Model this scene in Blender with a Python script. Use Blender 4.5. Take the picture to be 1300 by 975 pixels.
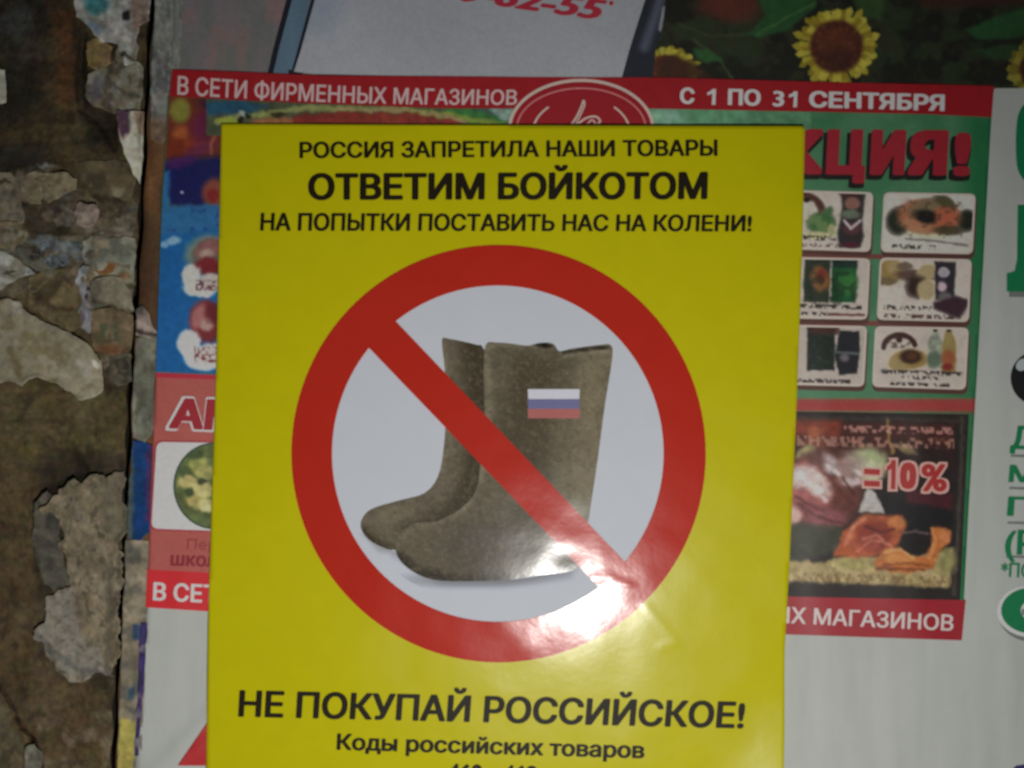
import bpy, bmesh, math, random
import numpy as np
from mathutils import Vector
from mathutils.geometry import tessellate_polygon, delaunay_2d_cdt

random.seed(4)
for _o in list(bpy.data.objects):
    bpy.data.objects.remove(_o)
SC = bpy.context.scene
COL = SC.collection

# ------------------------------------------------------------------ scale, camera, light
S = 0.210 / 735.0            # metres per photo pixel at the board (the yellow sheet is A4)
D = 0.50                     # camera to board
LX, LY = 792.0, 1030.0
AX, AY = 600.0, 830.0         # where the flash's beam is centred
CONE = 84.0       # foot of the flash lamp on the board
E0 = 0.60

cam_d = bpy.data.cameras.new('camera')
cam = bpy.data.objects.new('camera', cam_d)
COL.objects.link(cam)
cam.location = (0, -D, 0)
cam.rotation_euler = (math.radians(90), 0, 0)
cam_d.sensor_width = 36
cam_d.lens = 36 * D / (1300 * S)
cam_d.clip_start = 0.01
cam_d.clip_end = 20
cam_d.dof.use_dof = True
cam_d.dof.focus_distance = 0.30
cam_d.dof.aperture_fstop = cam_d.lens / 1.5
SC.camera = cam

w = bpy.data.worlds.new('World')
SC.world = w
w.use_nodes = True
w.node_tree.nodes['Background'].inputs[0].default_value = (0.55, 0.68, 1.0, 1)
w.node_tree.nodes['Background'].inputs[1].default_value = 0.022

ld = bpy.data.lights.new('phone_flash', 'SPOT')
ld.energy = 6.15
ld.spot_size = math.radians(CONE)
ld.spot_blend = 1.0
ld.shadow_soft_size = 0.0035
ld.color = (1.0, 0.975, 0.93)
lamp = bpy.data.objects.new('phone_flash', ld)
COL.objects.link(lamp)
lamp.location = ((LX - 650) * S, -D, (487.5 - LY) * S)
lamp.rotation_euler = Vector(((AX - LX) * S, D, (LY - AY) * S)).to_track_quat('-Z', 'Y').to_euler()

SC.view_settings.view_transform = 'Standard'
SC.view_settings.look = 'None'
SC.view_settings.exposure = 0
SC.view_settings.gamma = 1

# ------------------------------------------------------------------ small maths
def hash2(ix, iy, seed):
    h = (ix.astype(np.int64) * 374761393 + iy.astype(np.int64) * 668265263 + seed * 1442695041) & 0xffffffff
    h = ((h ^ (h >> 13)) * 1274126177) & 0xffffffff
    h = (h ^ (h >> 16)) & 0xffffffff
    return h / 4294967295.0

def vnoise(x, y, s, seed=0):
    x = np.asarray(x, float) / s + 1000.5
    y = np.asarray(y, float) / s + 1000.5
    ix, iy = np.floor(x), np.floor(y)
    fx, fy = x - ix, y - iy
    fx = fx * fx * (3 - 2 * fx)
    fy = fy * fy * (3 - 2 * fy)
    a, b = hash2(ix, iy, seed), hash2(ix + 1, iy, seed)
    c, d = hash2(ix, iy + 1, seed), hash2(ix + 1, iy + 1, seed)
    return (a * (1 - fx) + b * fx) * (1 - fy) + (c * (1 - fx) + d * fx) * fy

def fbm(x, y, s, seed=0, n=4):
    t, a, r = 0, 1.0, 0
    for i in range(n):
        r = r + a * vnoise(x, y, s / 2 ** i, seed + 17 * i)
        t += a
        a *= 0.5
    return r / t

def smooth(e0, e1, v):
    t = np.clip((v - e0) / (e1 - e0 + 1e-9), 0, 1)
    return t * t * (3 - 2 * t)

def lin(c):
    c = np.clip(np.asarray(c, float) / 255.0, 0, 1)
    return np.where(c <= 0.04045, c / 12.92, ((c + 0.055) / 1.055) ** 2.4)

def gain(px, py):
    """how much brighter a surface's own colour is than what a dim flash photo of it shows there"""
    r2 = ((px - LX) ** 2 + (py - LY) ** 2) * S * S
    v = np.array([(px - LX) * S, D, (LY - py) * S]); a = np.array([(AX - LX) * S, D, (LY - AY) * S])
    c = v @ a / np.linalg.norm(v) / np.linalg.norm(a)
    ch = math.cos(math.radians(CONE / 2))
    m = np.clip((c - ch) / (1 - ch), 0, 1)
    m = m * m * (3 - 2 * m)
    return 1.0 / (E0 * (D * D / (D * D + r2)) ** 2 * (.05 + .95 * m))

def col(rgb, at, f=1.0):
    return np.clip(lin(rgb) * gain(*at) * f, 0.004, 0.86)

def pdist(X, Y, pts):
    """signed distance to closed polygon, negative inside"""
    pts = np.asarray(pts, float)
    d = np.full(X.shape, 1e18)
    ins = np.zeros(X.shape, bool)
    n = len(pts)
    for i in range(n):
        a, b = pts[i], pts[(i + 1) % n]
        e = b - a
        L = max(e @ e, 1e-12)
        t = np.clip(((X - a[0]) * e[0] + (Y - a[1]) * e[1]) / L, 0, 1)
        d = np.minimum(d, (X - a[0] - t * e[0]) ** 2 + (Y - a[1] - t * e[1]) ** 2)
        c = (a[1] > Y) != (b[1] > Y)
        if abs(e[1]) > 1e-12:
            ins ^= c & (X < e[0] * (Y - a[1]) / e[1] + a[0])
    d = np.sqrt(d)
    return np.where(ins, -d, d)

def ldist(X, Y, pts):
    pts = np.asarray(pts, float)
    d = np.full(X.shape, 1e18)
    for a, b in zip(pts[:-1], pts[1:]):
        e = b - a
        L = max(e @ e, 1e-12)
        t = np.clip(((X - a[0]) * e[0] + (Y - a[1]) * e[1]) / L, 0, 1)
        d = np.minimum(d, (X - a[0] - t * e[0]) ** 2 + (Y - a[1] - t * e[1]) ** 2)
    return np.sqrt(d)

def spline(pts, n=5, closed=True):
    P = np.asarray(pts, float)
    N = len(P)
    out = []
    rng = range(N) if closed else range(N - 1)
    for i in rng:
        if closed:
            p0, p1, p2, p3 = P[i - 1], P[i], P[(i + 1) % N], P[(i + 2) % N]
        else:
            p0, p1, p2, p3 = P[max(i - 1, 0)], P[i], P[i + 1], P[min(i + 2, N - 1)]
        for k in range(n):
            t = k / n
            out.append(0.5 * ((2 * p1) + (-p0 + p2) * t + (2 * p0 - 5 * p1 + 4 * p2 - p3) * t * t
                              + (-p0 + 3 * p1 - 3 * p2 + p3) * t ** 3))
    if not closed:
        out.append(P[-1])
    return np.array(out)

def torn(pts, amp=2.0, step=4.0, seed=0):
    """jagged, torn outline through pts"""
    P = np.asarray(pts, float)
    out = []
    r = random.Random(seed)
    for i in range(len(P)):
        a, b = P[i], P[(i + 1) % len(P)]
        L = np.linalg.norm(b - a)
        n = max(1, int(L / step))
        nv = np.array([-(b - a)[1], (b - a)[0]]) / max(L, 1e-6)
        for k in range(n):
            p = a + (b - a) * k / n
            s = amp * (fbm(p[0:1], p[1:2], 14.0, seed, 3)[0] - 0.5) * 4 + r.uniform(-.12, .12) * amp
            out.append(p + nv * s)
    return np.array(out)

class Paint:
    """colours of a printed picture, in photo sRGB, evaluated at mesh vertices"""
    def __init__(s, base, warp=1.6, grit=.10):
        s.base, s.ops, s.warp, s.grit, s.tone = base, [], warp, grit, None
    def ell(s, cx, cy, rx, ry, c, rot=0, soft=.2, a=1.0):
        s.ops.append(('e', cx, cy, rx, ry, math.radians(rot), c, soft, a)); return s
    def poly(s, pts, c, soft=1.5, a=1.0):
        s.ops.append(('p', pts, c, soft, a)); return s
    def line(s, pts, wd, c, soft=1.2, a=1.0):
        s.ops.append(('l', pts, wd, c, soft, a)); return s
    def mottle(s, sc, seed, lo, hi, c, a=1.0, region=None, stretch=1.0):
        s.ops.append(('m', sc, seed, lo, hi, c, a, region, stretch)); return s
    def vary(s, sc, seed, amt):
        s.ops.append(('v', sc, seed, amt)); return s
    def scribble(s, x0, y0, x1, y1, c, seed, slope=0.0, sx=2.3, sy=3.2, thr=.40, a=1.0):
        s.ops.append(('s', x0, y0, x1, y1, c, seed, slope, sx * .8, sy * .85, thr, a)); return s
    def ev(s, X, Y):
        X0, Y0 = X, Y
        if s.warp:
            wx = (fbm(X, Y, 7, 901, 3) - .5) * 4 * s.warp
            wy = (fbm(X, Y, 7, 902, 3) - .5) * 4 * s.warp
            X, Y = X + wx, Y + wy
        C = np.tile(np.asarray(s.base, float), (len(X), 1))
        for o in s.ops:
            k = o[0]
            if k == 'e':
                _, cx, cy, rx, ry, ro, c, sf, al = o
                dx, dy = X - cx, Y - cy
                u = (dx * math.cos(ro) + dy * math.sin(ro)) / rx
                v = (-dx * math.sin(ro) + dy * math.cos(ro)) / ry
                a = (1 - smooth(1 - sf, 1 + sf, np.sqrt(u * u + v * v))) * al
            elif k == 'p':
                _, pts, c, sf, al = o
                a = (1 - smooth(-sf, sf, pdist(X, Y, pts))) * al
            elif k == 'l':
                _, pts, wd, c, sf, al = o
                a = (1 - smooth(wd / 2 - sf / 2, wd / 2 + sf, ldist(X, Y, pts))) * al
            elif k == 'm':
                _, sc, sd, lo, hi, c, al, reg, st = o
                a = smooth(lo, hi, fbm(X / st, Y, sc, sd)) * al
                if reg is not None:
                    a = a * (1 - smooth(-6, 6, pdist(X, Y, reg)))
            elif k == 'v':
                _, sc, sd, am = o
                C = C * (1 + am * (fbm(X, Y, sc, sd, 3) - .5) * 2)[:, None]
                continue
            elif k == 's':
                _, x0, y0, x1, y1, c, sd, slp, sx, sy, thr, al = o
                X, Y, Xw, Yw = X0, Y0, X, Y
                yy = Y - slp * (X - x0)
                a = smooth(thr, thr + .3, vnoise(X, yy * sx / sy, sx, sd)) * al * .85
                a = a * smooth(y0 - .7, y0 + .7, yy) * (1 - smooth(y1 - .7, y1 + .7, yy)) * (X > x0) * (X < x1)
                X, Y = Xw, Yw
            C = C * (1 - a[:, None]) + np.asarray(c, float) * a[:, None]
        C = C * (1 + s.grit * (fbm(X0, Y0, 6, 903, 3) - .5) * 4)[:, None]
        C = C + 6 * s.grit * 10 * (np.stack([fbm(X0, Y0, 9, 904 + i, 2) for i in range(3)], -1) - .5)
        if s.tone:
            kind, f = s.tone
            L = C.mean(1, keepdims=True)
            if kind == 'panel':
                wgt = smooth(12, 70, np.abs(C - np.asarray(W0)).sum(1))[:, None]
            elif kind == 'warm':
                wgt = smooth(-10, 25, C[:, 0] - C[:, 2])[:, None]
            else:
                wgt = 1.0
            D2 = (L + (C - L) * .85) * f
            C = C * (1 - wgt) + D2 * wgt
        return np.clip(C, 2, 255)

# ------------------------------------------------------------------ materials
def mat(name, rgb=None, rough=.5, spec=.5, coat=0.0, crough=.1, grain=.06, gsc=900, bump=.0, bsc=250,
        bump2=0.0, b2sc=60, streak=0.0, bdist=.0002):
    m = bpy.data.materials.new(name)
    m.use_nodes = True
    nt = m.node_tree
    N, L = nt.nodes, nt.links
    b = N['Principled BSDF']
    b.inputs['Roughness'].default_value = rough
    b.inputs['Specular IOR Level'].default_value = spec
    b.inputs['Coat Weight'].default_value = coat
    b.inputs['Coat Roughness'].default_value = crough
    tc = N.new('ShaderNodeTexCoord')
    n1 = N.new('ShaderNodeTexNoise')
    n1.inputs['Scale'].default_value = gsc
    n1.inputs['Detail'].default_value = 4
    L.new(tc.outputs['Object'], n1.inputs['Vector'])
    mr = N.new('ShaderNodeMapRange')
    mr.inputs[1].default_value = .25
    mr.inputs[2].default_value = .75
    mr.inputs[3].default_value = 1 - grain
    mr.inputs[4].default_value = 1 + grain
    L.new(n1.outputs[0], mr.inputs[0])
    if rgb is None:
        src = N.new('ShaderNodeVertexColor')
        src.layer_name = 'ink'
    else:
        src = N.new('ShaderNodeRGB')
        src.outputs[0].default_value = (*[float(v) for v in rgb], 1)
    vm = N.new('ShaderNodeVectorMath')
    vm.operation = 'SCALE'
    L.new(src.outputs[0], vm.inputs[0])
    fac = mr.outputs[0]
    if streak:
        mp = N.new('ShaderNodeMapping')
        mp.inputs['Scale'].default_value = (1, 1, .12)
        L.new(tc.outputs['Object'], mp.inputs['Vector'])
        ns = N.new('ShaderNodeTexNoise')
        ns.inputs['Scale'].default_value = 130
        ns.inputs['Detail'].default_value = 3
        L.new(mp.outputs[0], ns.inputs['Vector'])
        m2 = N.new('ShaderNodeMapRange')
        m2.inputs[1].default_value = .3
        m2.inputs[2].default_value = .7
        m2.inputs[3].default_value = 1 - streak
        m2.inputs[4].default_value = 1 + streak
        L.new(ns.outputs[0], m2.inputs[0])
        mu = N.new('ShaderNodeMath')
        mu.operation = 'MULTIPLY'
        L.new(fac, mu.inputs[0]); L.new(m2.outputs[0], mu.inputs[1])
        fac = mu.outputs[0]
    L.new(fac, vm.inputs['Scale'])
    L.new(vm.outputs[0], b.inputs['Base Color'])
    last = None
    for st, sc in ((bump, bsc), (bump2, b2sc)):
        if st:
            nb = N.new('ShaderNodeTexNoise')
            nb.inputs['Scale'].default_value = sc
            nb.inputs['Detail'].default_value = 3
            L.new(tc.outputs['Object'], nb.inputs['Vector'])
            bp = N.new('ShaderNodeBump')
            bp.inputs['Strength'].default_value = st
            bp.inputs['Distance'].default_value = bdist
            L.new(nb.outputs[0], bp.inputs['Height'])
            if last:
                L.new(last.outputs[0], bp.inputs['Normal'])
            last = bp
    if last:
        L.new(last.outputs[0], b.inputs['Normal'])
        L.new(last.outputs[0], b.inputs['Coat Normal'])
    return m

# ------------------------------------------------------------------ geometry helpers
def to_world(X, Y, h):
    """pixel position on the board, height h metres above the board face -> metres"""
    f = (D - h) / D
    return np.stack([(X - 650) * S * f, -h, (487.5 - Y) * S * f], -1)

def link(name, me, parent=None, **props):
    o = bpy.data.objects.new(name, me)
    COL.objects.link(o)
    if parent:
        o.parent = parent
        o.matrix_parent_inverse.identity()
        o.location = -parent.location
    for k, v in props.items():
        o[k] = v
    return o

def thing(name, label, cat, group=None, at=(650, 487)):
    o = bpy.data.objects.new(name, None)
    o.empty_display_size = .01
    COL.objects.link(o)
    p = to_world(np.float64(at[0]), np.float64(at[1]), np.float64(0))
    o.location = tuple(p)
    o['label'] = label
    o['category'] = cat
    if group:
        o['group'] = group
    return o

def set_ink(me, C):
    at = me.color_attributes.new('ink', 'FLOAT_COLOR', 'POINT')
    buf = np.ones((len(me.vertices), 4), np.float32)
    buf[:, :3] = C
    at.data.foreach_set('color', buf.ravel())

def patch(name, poly, H, material, cell=3.0, parent=None, paint=None, at=None, kf=1.0, thick=0.00008, snap=True,
          shade=True, **props):
    """a slab of paper or ink with outline poly (pixels), following height H(X, Y) (metres)"""
    poly = np.asarray(poly, float)
    x0, y0 = poly.min(0) - cell
    x1, y1 = poly.max(0) + cell
    nx, ny = int((x1 - x0) / cell) + 2, int((y1 - y0) / cell) + 2
    gx = x0 + np.arange(nx) * cell
    gy = y0 + np.arange(ny) * cell
    GX, GY = np.meshgrid(gx, gy)
    cx, cy = np.meshgrid(gx[:-1] + cell / 2, gy[:-1] + cell / 2)
    d = pdist(cx.ravel(), cy.ravel(), poly).reshape(cx.shape)
    keep = d < (0 if snap else 0)
    jj, ii = np.nonzero(keep)
    idx = lambda j, i: j * nx + i
    F = np.stack([idx(jj, ii), idx(jj + 1, ii), idx(jj + 1, ii + 1), idx(jj, ii + 1)], -1)
    used, inv = np.unique(F, return_inverse=True)
    F = inv.reshape(F.shape)
    VX, VY = GX.ravel()[used].copy(), GY.ravel()[used].copy()
    # boundary edges
    E = np.concatenate([F[:, [0, 1]], F[:, [1, 2]], F[:, [2, 3]], F[:, [3, 0]]])
    key = np.sort(E, 1)
    _, first, cnt = np.unique(key, axis=0, return_index=True, return_counts=True)
    B = E[first[cnt == 1]]
    if snap:
        bv = np.unique(B)
        px, py = VX[bv], VY[bv]
        best = np.full(len(bv), 1e18)
        qx, qy = px.copy(), py.copy()
        n = len(poly)
        for i in range(n):
            a, b = poly[i], poly[(i + 1) % n]
            e = b - a
            t = np.clip(((px - a[0]) * e[0] + (py - a[1]) * e[1]) / max(e @ e, 1e-12), 0, 1)
            sx, sy = a[0] + t * e[0], a[1] + t * e[1]
            dd = (px - sx) ** 2 + (py - sy) ** 2
            mk = dd < best
            best[mk] = dd[mk]
            qx[mk], qy[mk] = sx[mk], sy[mk]
        VX[bv], VY[bv] = qx, qy
    h = H(VX, VY)
    top = to_world(VX, VY, h)
    n = len(VX)
    if thick:
        bot = to_world(VX, VY, h - thick)
        V = np.concatenate([top, bot])
        side = np.stack([B[:, 1], B[:, 0], B[:, 0] + n, B[:, 1] + n], -1)
        FF = np.concatenate([F, F[:, ::-1] + n, side])
    else:
        V, FF = top, F
    me = bpy.data.meshes.new(name)
    me.from_pydata(V.tolist(), [], FF.tolist())
    if shade:
        me.polygons.foreach_set('use_smooth', [True] * len(F) + [False] * (len(FF) - len(F)))
    if paint is not None:
        ctr = at or (float(VX.mean()), float(VY.mean()))
        C = np.clip(lin(paint.ev(VX, VY)) * gain(*ctr) * kf, .003, .86)
        set_ink(me, np.concatenate([C, C]) if thick else C)
    me.materials.append(material)
    me.update()
    return link(name, me, parent, **props)

def fix_offset(o):
    return o

def tri_mesh(name, V2, F, H, layer, material, parent, cell=7.0, lift=None, **props):
    """flat ink shape from 2D triangles: cut along a grid so that it follows the paper"""
    bm = bmesh.new()
    vs = [bm.verts.new((float(x), float(y), float(lift[i]) * 1e5 if lift is not None else 0)) for i, (x, y) in enumerate(V2)]
    for f in F:
        try:
            bm.faces.new([vs[i] for i in f])
        except ValueError:
            pass
    xs, ys = [v[0] for v in V2], [v[1] for v in V2]
    for ax, lo, hi in ((0, min(xs), max(xs)), (1, min(ys), max(ys))):
        k = math.ceil(lo / cell)
        while k * cell < hi:
            co = [0, 0, 0]; no = [0, 0, 0]
            co[ax] = k * cell; no[ax] = 1
            bmesh.ops.bisect_plane(bm, geom=bm.verts[:] + bm.edges[:] + bm.faces[:], plane_co=co, plane_no=no, dist=1e-5)
            k += 1
    X = np.array([v.co.x for v in bm.verts]); Y = np.array([v.co.y for v in bm.verts])
    Z = np.array([v.co.z for v in bm.verts]) * 1e-5
    P = to_world(X, Y, H(X, Y) + layer + Z)
    for v, p in zip(bm.verts, P):
        v.co = p
    bm.normal_update()
    for f in bm.faces:
        if f.normal.y > 0:
            f.normal_flip()
        f.smooth = True
    me = bpy.data.meshes.new(name)
    bm.to_mesh(me)
    bm.free()
    me.materials.append(material)
    return link(name, me, parent, **props)

_txt = {}
def text_geo(body, shear=0.0, spacing=1.0):
    c = bpy.data.curves.new('t', 'FONT')
    c.body = body
    c.size = 1
    c.shear = shear
    c.space_character = spacing
    c.resolution_u = 3
    c.fill_mode = 'NONE'
    o = bpy.data.objects.new('t', c)
    COL.objects.link(o)
    dg = bpy.context.evaluated_depsgraph_get()
    me = bpy.data.meshes.new_from_object(o.evaluated_get(dg))
    V = np.array([(v.co.x, v.co.y) for v in me.vertices])
    ed = [tuple(e.vertices) for e in me.edges]
    bpy.data.objects.remove(o)
    bpy.data.curves.remove(c)
    bpy.data.meshes.remove(me)
    # fill the outlines where their winding number is not zero (glyph contours may overlap themselves)
    r = delaunay_2d_cdt([Vector(p) for p in V], ed, [], 0, 1e-6)
    VV = np.array([tuple(p) for p in r[0]])
    T = [t for t in r[2] if len(t) == 3]
    cen = np.array([VV[list(t)].mean(0) for t in T])
    wn = np.zeros(len(T), int)
    for a, b in ed:
        p, q = V[a], V[b]
        up = (p[1] <= cen[:, 1]) & (q[1] > cen[:, 1])
        dn = (p[1] > cen[:, 1]) & (q[1] <= cen[:, 1])
        lf = (q[0] - p[0]) * (cen[:, 1] - p[1]) - (cen[:, 0] - p[0]) * (q[1] - p[1])
        wn += (up & (lf > 0)).astype(int) - (dn & (lf < 0)).astype(int)
    F = [tuple(t) for t, k in zip(T, wn) if k]
    return VV, F

def lettering(body, quad, H, layer, material, parent, off=.02, shear=0.0, spacing=1.0, name='lettering', refoff=None,
              bow=0.0, **props):
    """quad = cap top-left, cap top-right, baseline right, baseline left (pixels).
    The strokes are thickened by overprinting the line a few times, each pass a hair above the last."""
    V, F = text_geo(body, shear, spacing)
    ref = off if refoff is None else refoff
    cap = text_geo('Н')[0]
    c0, c1 = cap[:, 1].min() - ref * .6, cap[:, 1].max() + ref * .6
    x0, x1 = V[:, 0].min() - ref, V[:, 0].max() + ref
    q = np.asarray(quad, float)
    passes = [(0, 0)]
    if off:
        n = 8 if off < .05 else 14
        for i in range(n):
            a = 2 * math.pi * (i + .5) / n
            m = max(abs(math.cos(a)), abs(math.sin(a)))
            passes.append((math.cos(a) / m * off, math.sin(a) / m * off * .6))
    Vs, Fs, Ls = [], [], []
    for k, (dx, dy) in enumerate(passes):
        u = (V[:, 0] + dx - x0) / (x1 - x0)
        v = (V[:, 1] + dy - c0) / (c1 - c0)
        top = q[0] + (q[1] - q[0]) * u[:, None]
        bot = q[3] + (q[2] - q[3]) * u[:, None]
        P = bot + (top - bot) * v[:, None]
        P[:, 1] += bow * 4 * u * (1 - u)
        Fs += [tuple(i + k * len(V) for i in f) for f in F]
        Vs.append(P)
        Ls.append(np.full(len(V), k * 2.5e-6))
    return tri_mesh(name, np.concatenate(Vs), Fs, H, layer, material, parent, lift=np.concatenate(Ls), **props)

def ink_poly(name, polys, H, layer, material, parent, cell=8.0, **props):
    """filled outline(s); every entry is [outer, hole, hole...]"""
    V2, F = [], []
    for loops in polys:
        base = len(V2)
        flat = [p for lp in loops for p in lp]
        tris = tessellate_polygon([[Vector((p[0], p[1], 0)) for p in lp] for lp in loops])
        V2 += [tuple(p) for p in flat]
        F += [tuple(base + i for i in t) for t in tris]
    return tri_mesh(name, V2, F, H, layer, material, parent, cell, **props)

def ellipse(cx, cy, rx, ry, n=96, a0=0, a1=360, rot=0):
    out = []
    full = abs(a1 - a0) >= 360
    for i in range(n if full else n + 1):
        a = math.radians(a0 + (a1 - a0) * i / n)
        x, y = rx * math.cos(a), ry * math.sin(a)
        r = math.radians(rot)
        out.append((cx + x * math.cos(r) - y * math.sin(r), cy + x * math.sin(r) + y * math.cos(r)))
    return out

def band(pts, wd):
    """outline of a stroke of width wd along pts"""
    P = np.asarray(pts, float)
    T = np.gradient(P, axis=0)
    T /= np.maximum(np.linalg.norm(T, axis=1), 1e-9)[:, None]
    Nn = np.stack([-T[:, 1], T[:, 0]], -1) * wd / 2
    return [tuple(p) for p in np.concatenate([P + Nn, (P - Nn)[::-1]])]

def rrect(q, r=7, n=4):
    """rounded quad through 4 corners"""
    q = np.asarray(q, float)
    out = []
    for i in range(4):
        p, a, b = q[i], q[i - 1], q[(i + 1) % 4]
        da = (a - p) / np.linalg.norm(a - p) * r
        db = (b - p) / np.linalg.norm(b - p) * r
        for k in range(n + 1):
            t = k / n
            out.append(tuple(p + da * (1 - t) ** 2 + db * t ** 2))
    return out

# ================================================================== WALL (left) AND BOARD
BE = np.array([(200, -60), (196, 0), (190, 90), (187, 180), (183, 260), (178, 350), (171, 440), (168, 500),
               (165, 600), (160, 700), (155, 800), (151, 880), (147, 975), (144, 1050)], float)
def board_x(Y):
    return np.interp(Y, BE[:, 1], BE[:, 0])

PLASTER = [(-40, 225), (60, 215), (110, 250), (172, 240), (172, 470), (135, 480), (125, 430), (60, 390), (30, 370), (-40, 380)]
LUMPS = [(45, 240, 38, 15, -8, (84, 77, 62)), (122, 262, 26, 14, 10, (70, 62, 48)), (150, 226, 22, 9, 0, (62, 55, 42)), (106, 274, 13, 12, 0, (112, 102, 92)),
         (60, 290, 42, 8, 4, (46, 38, 28)), (12, 258, 16, 22, -10, (82, 78, 68)), (14, 296, 20, 13, 10, (96, 92, 80)), (74, 312, 34, 10, 12, (84, 90, 94)), (46, 322, 9, 5, 0, (38, 38, 42)),
         (138, 312, 32, 14, 4, (104, 99, 82)), (158, 296, 14, 8, 0, (92, 88, 76)), (130, 338, 9, 11, 20, (90, 92, 98)), (150, 352, 20, 14, -20, (110, 106, 90)),
         (98, 352, 22, 18, -20, (86, 76, 58)), (66, 366, 26, 12, 12, (78, 66, 44)), (112, 382, 6, 22, -10, (118, 108, 108)), (103, 402, 5, 12, -15, (60, 54, 66)),
         (140, 404, 28, 17, 0, (92, 84, 66)), (146, 398, 5, 9, 0, (60, 66, 54)), (130, 398, 5, 9, 0, (60, 64, 52)), (140, 440, 24, 9, 4, (84, 62, 42)), (158, 456, 12, 11, 0, (58, 54, 42)), (152, 482, 14, 8, 0, (62, 56, 42))]
wall_mat = mat('flaking_masonry', None, rough=.8, spec=.25, grain=.16, gsc=380, bump=.7, bsc=700, bump2=.6, b2sc=160, bdist=.0009)
def wall_h(X, Y):
    h = -0.0026 + .0016 * (fbm(X, Y, 60, 3) - .5) + .0011 * (fbm(X, Y, 14, 9) - .5)
    pl = 1 - smooth(-12, 10, pdist(X, Y, PLASTER))
    h = h + pl * (.0018 * np.abs(fbm(X, Y * 1.4, 34, 21) - .5) * 3 + .0010 * (fbm(X, Y, 9, 33) - .45))
    for cx, cy, rx, ry, ro, c in LUMPS:
        a = math.radians(ro)
        u = ((X - cx) * math.cos(a) + (Y - cy) * math.sin(a)) / rx
        v = (-(X - cx) * math.sin(a) + (Y - cy) * math.cos(a)) / ry
        h = h + (.0006 if sum(c) > 200 else -.0008) * (1 - smooth(.55, 1.15, np.sqrt(u * u + v * v)))
    grain = (1 - pl) * .0007 * (fbm(X / 5.5, Y, 7, 51) - .5) * smooth(100, 160, Y)
    h = h + grain
    # hollow where the surface has fallen away
    h = h - .0028 * (1 - smooth(-6, 8, pdist(X, Y, [(52, 575), (92, 570), (110, 600), (62, 622), (50, 690), (40, 640)])))
    h = h - .0024 * (1 - smooth(-5, 5, pdist(X, Y, [(96, 95), (106, 40), (110, 140), (150, 150), (146, 190), (130, 165), (100, 140)])))
    # a crack running down at the bottom left
    h = h - .0022 * (1 - smooth(.5, 2.6, ldist(X, Y, [(-30, 835), (0, 871), (14, 895), (22, 915), (45, 944), (60, 1000)])))
    return h

wp = Paint((52, 43, 27), 3, .12)
wp.mottle(46, 5, .42, .68, (33, 28, 19), .8)
wp.mottle(14, 6, .5, .75, (66, 55, 34), .5, stretch=5)
wp.poly([(-40, -60), (66, -60), (62, 60), (40, 150), (-40, 180)], (25, 23, 19), 16, .85)
wp.ell(22, 28, 22, 22, (58, 60, 60), 0, .5, .6)
wp.poly([(66, 18), (96, 14), (100, 70), (92, 140), (74, 128)], (66, 42, 24), 9, .8)
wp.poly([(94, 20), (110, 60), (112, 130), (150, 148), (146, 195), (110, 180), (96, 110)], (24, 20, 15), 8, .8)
wp.poly([(-40, 180), (60, 180), (62, 216), (-40, 214)], (30, 28, 24), 8, .7)
wp.poly(PLASTER, (72, 66, 54), 9, .9)
wp.mottle(30, 12, .5, .62, (44, 38, 28), .8, PLASTER)
wp.mottle(13, 15, .58, .68, (104, 98, 86), .5, PLASTER)
wp.mottle(16, 18, .6, .7, (54, 56, 62), .4, PLASTER)
wp.ell(52, 238, 32, 13, (88, 82, 68), -8, .35, .8)
wp.ell(12, 300, 26, 26, (92, 88, 76), -8, .35, .7)
wp.ell(60, 212, 12, 3, (110, 112, 112), 0, .4, .8)
for cx, cy, rx, ry, ro, c in LUMPS:
    wp.ell(cx, cy, rx, ry, c, ro, .3, .85)
wp.poly([(120, 330), (150, 335), (168, 360), (150, 372), (120, 360)], (112, 108, 92), 5, .7)
wp.ell(128, 392, 14, 14, (60, 64, 52), 0, .4, .7)
wp.ell(152, 458, 13, 12, (46, 42, 34), 0, .4, .7)
wp.ell(150, 355, 20, 6, (90, 62, 38), -20, .5, .7)
wp.ell(140, 440, 16, 12, (82, 62, 42), 0, .5, .6)
wp.poly([(-40, 495), (60, 485), (170, 505), (166, 585), (-40, 600)], (64, 56, 34), 8, .75)
wp.mottle(8, 41, .5, .7, (48, 42, 26), .6, [(-40, 495), (60, 485), (170, 505), (166, 585), (-40, 600)], stretch=6)
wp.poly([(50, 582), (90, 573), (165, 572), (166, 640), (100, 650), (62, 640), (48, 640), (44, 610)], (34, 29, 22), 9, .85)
wp.poly([(-40, 600), (44, 600), (44, 760), (60, 830), (140, 880), (150, 1010), (-40, 1010)], (68, 56, 37), 10, .6)
wp.mottle(30, 44, .5, .7, (50, 40, 26), .7, [(-40, 600), (50, 600), (50, 800), (160, 880), (150, 1010), (-40, 1010)])
wp.mottle(16, 48, .52, .7, (84, 76, 62), .6, [(44, 915), (150, 900), (150, 1010), (50, 1010)])
wp.poly([(-40, 890), (0, 885), (30, 945), (20, 1010), (-40, 1010)], (62, 60, 46), 5, .7)
wp.line([(-30, 835), (0, 871), (14, 895), (22, 915), (45, 944), (60, 1000)], 3.0, (26, 16, 11), 2, .9)
wp.mottle(40, 60, .45, .7, (84, 76, 60), .25)
wp.mottle(12, 61, .58, .75, (24, 20, 14), .35)
right = [(board_x(y) - 6.5 + 1.6 * math.sin(y * .11), y) for y in range(-60, 1050, 12)]
wall_poly = [(-110, -60)] + right + [(-110, 1040)]
patch('wall', wall_poly, wall_h, wall_mat, 2.0, None, wp, at=(100, 500), thick=.012, kind='structure')

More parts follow.
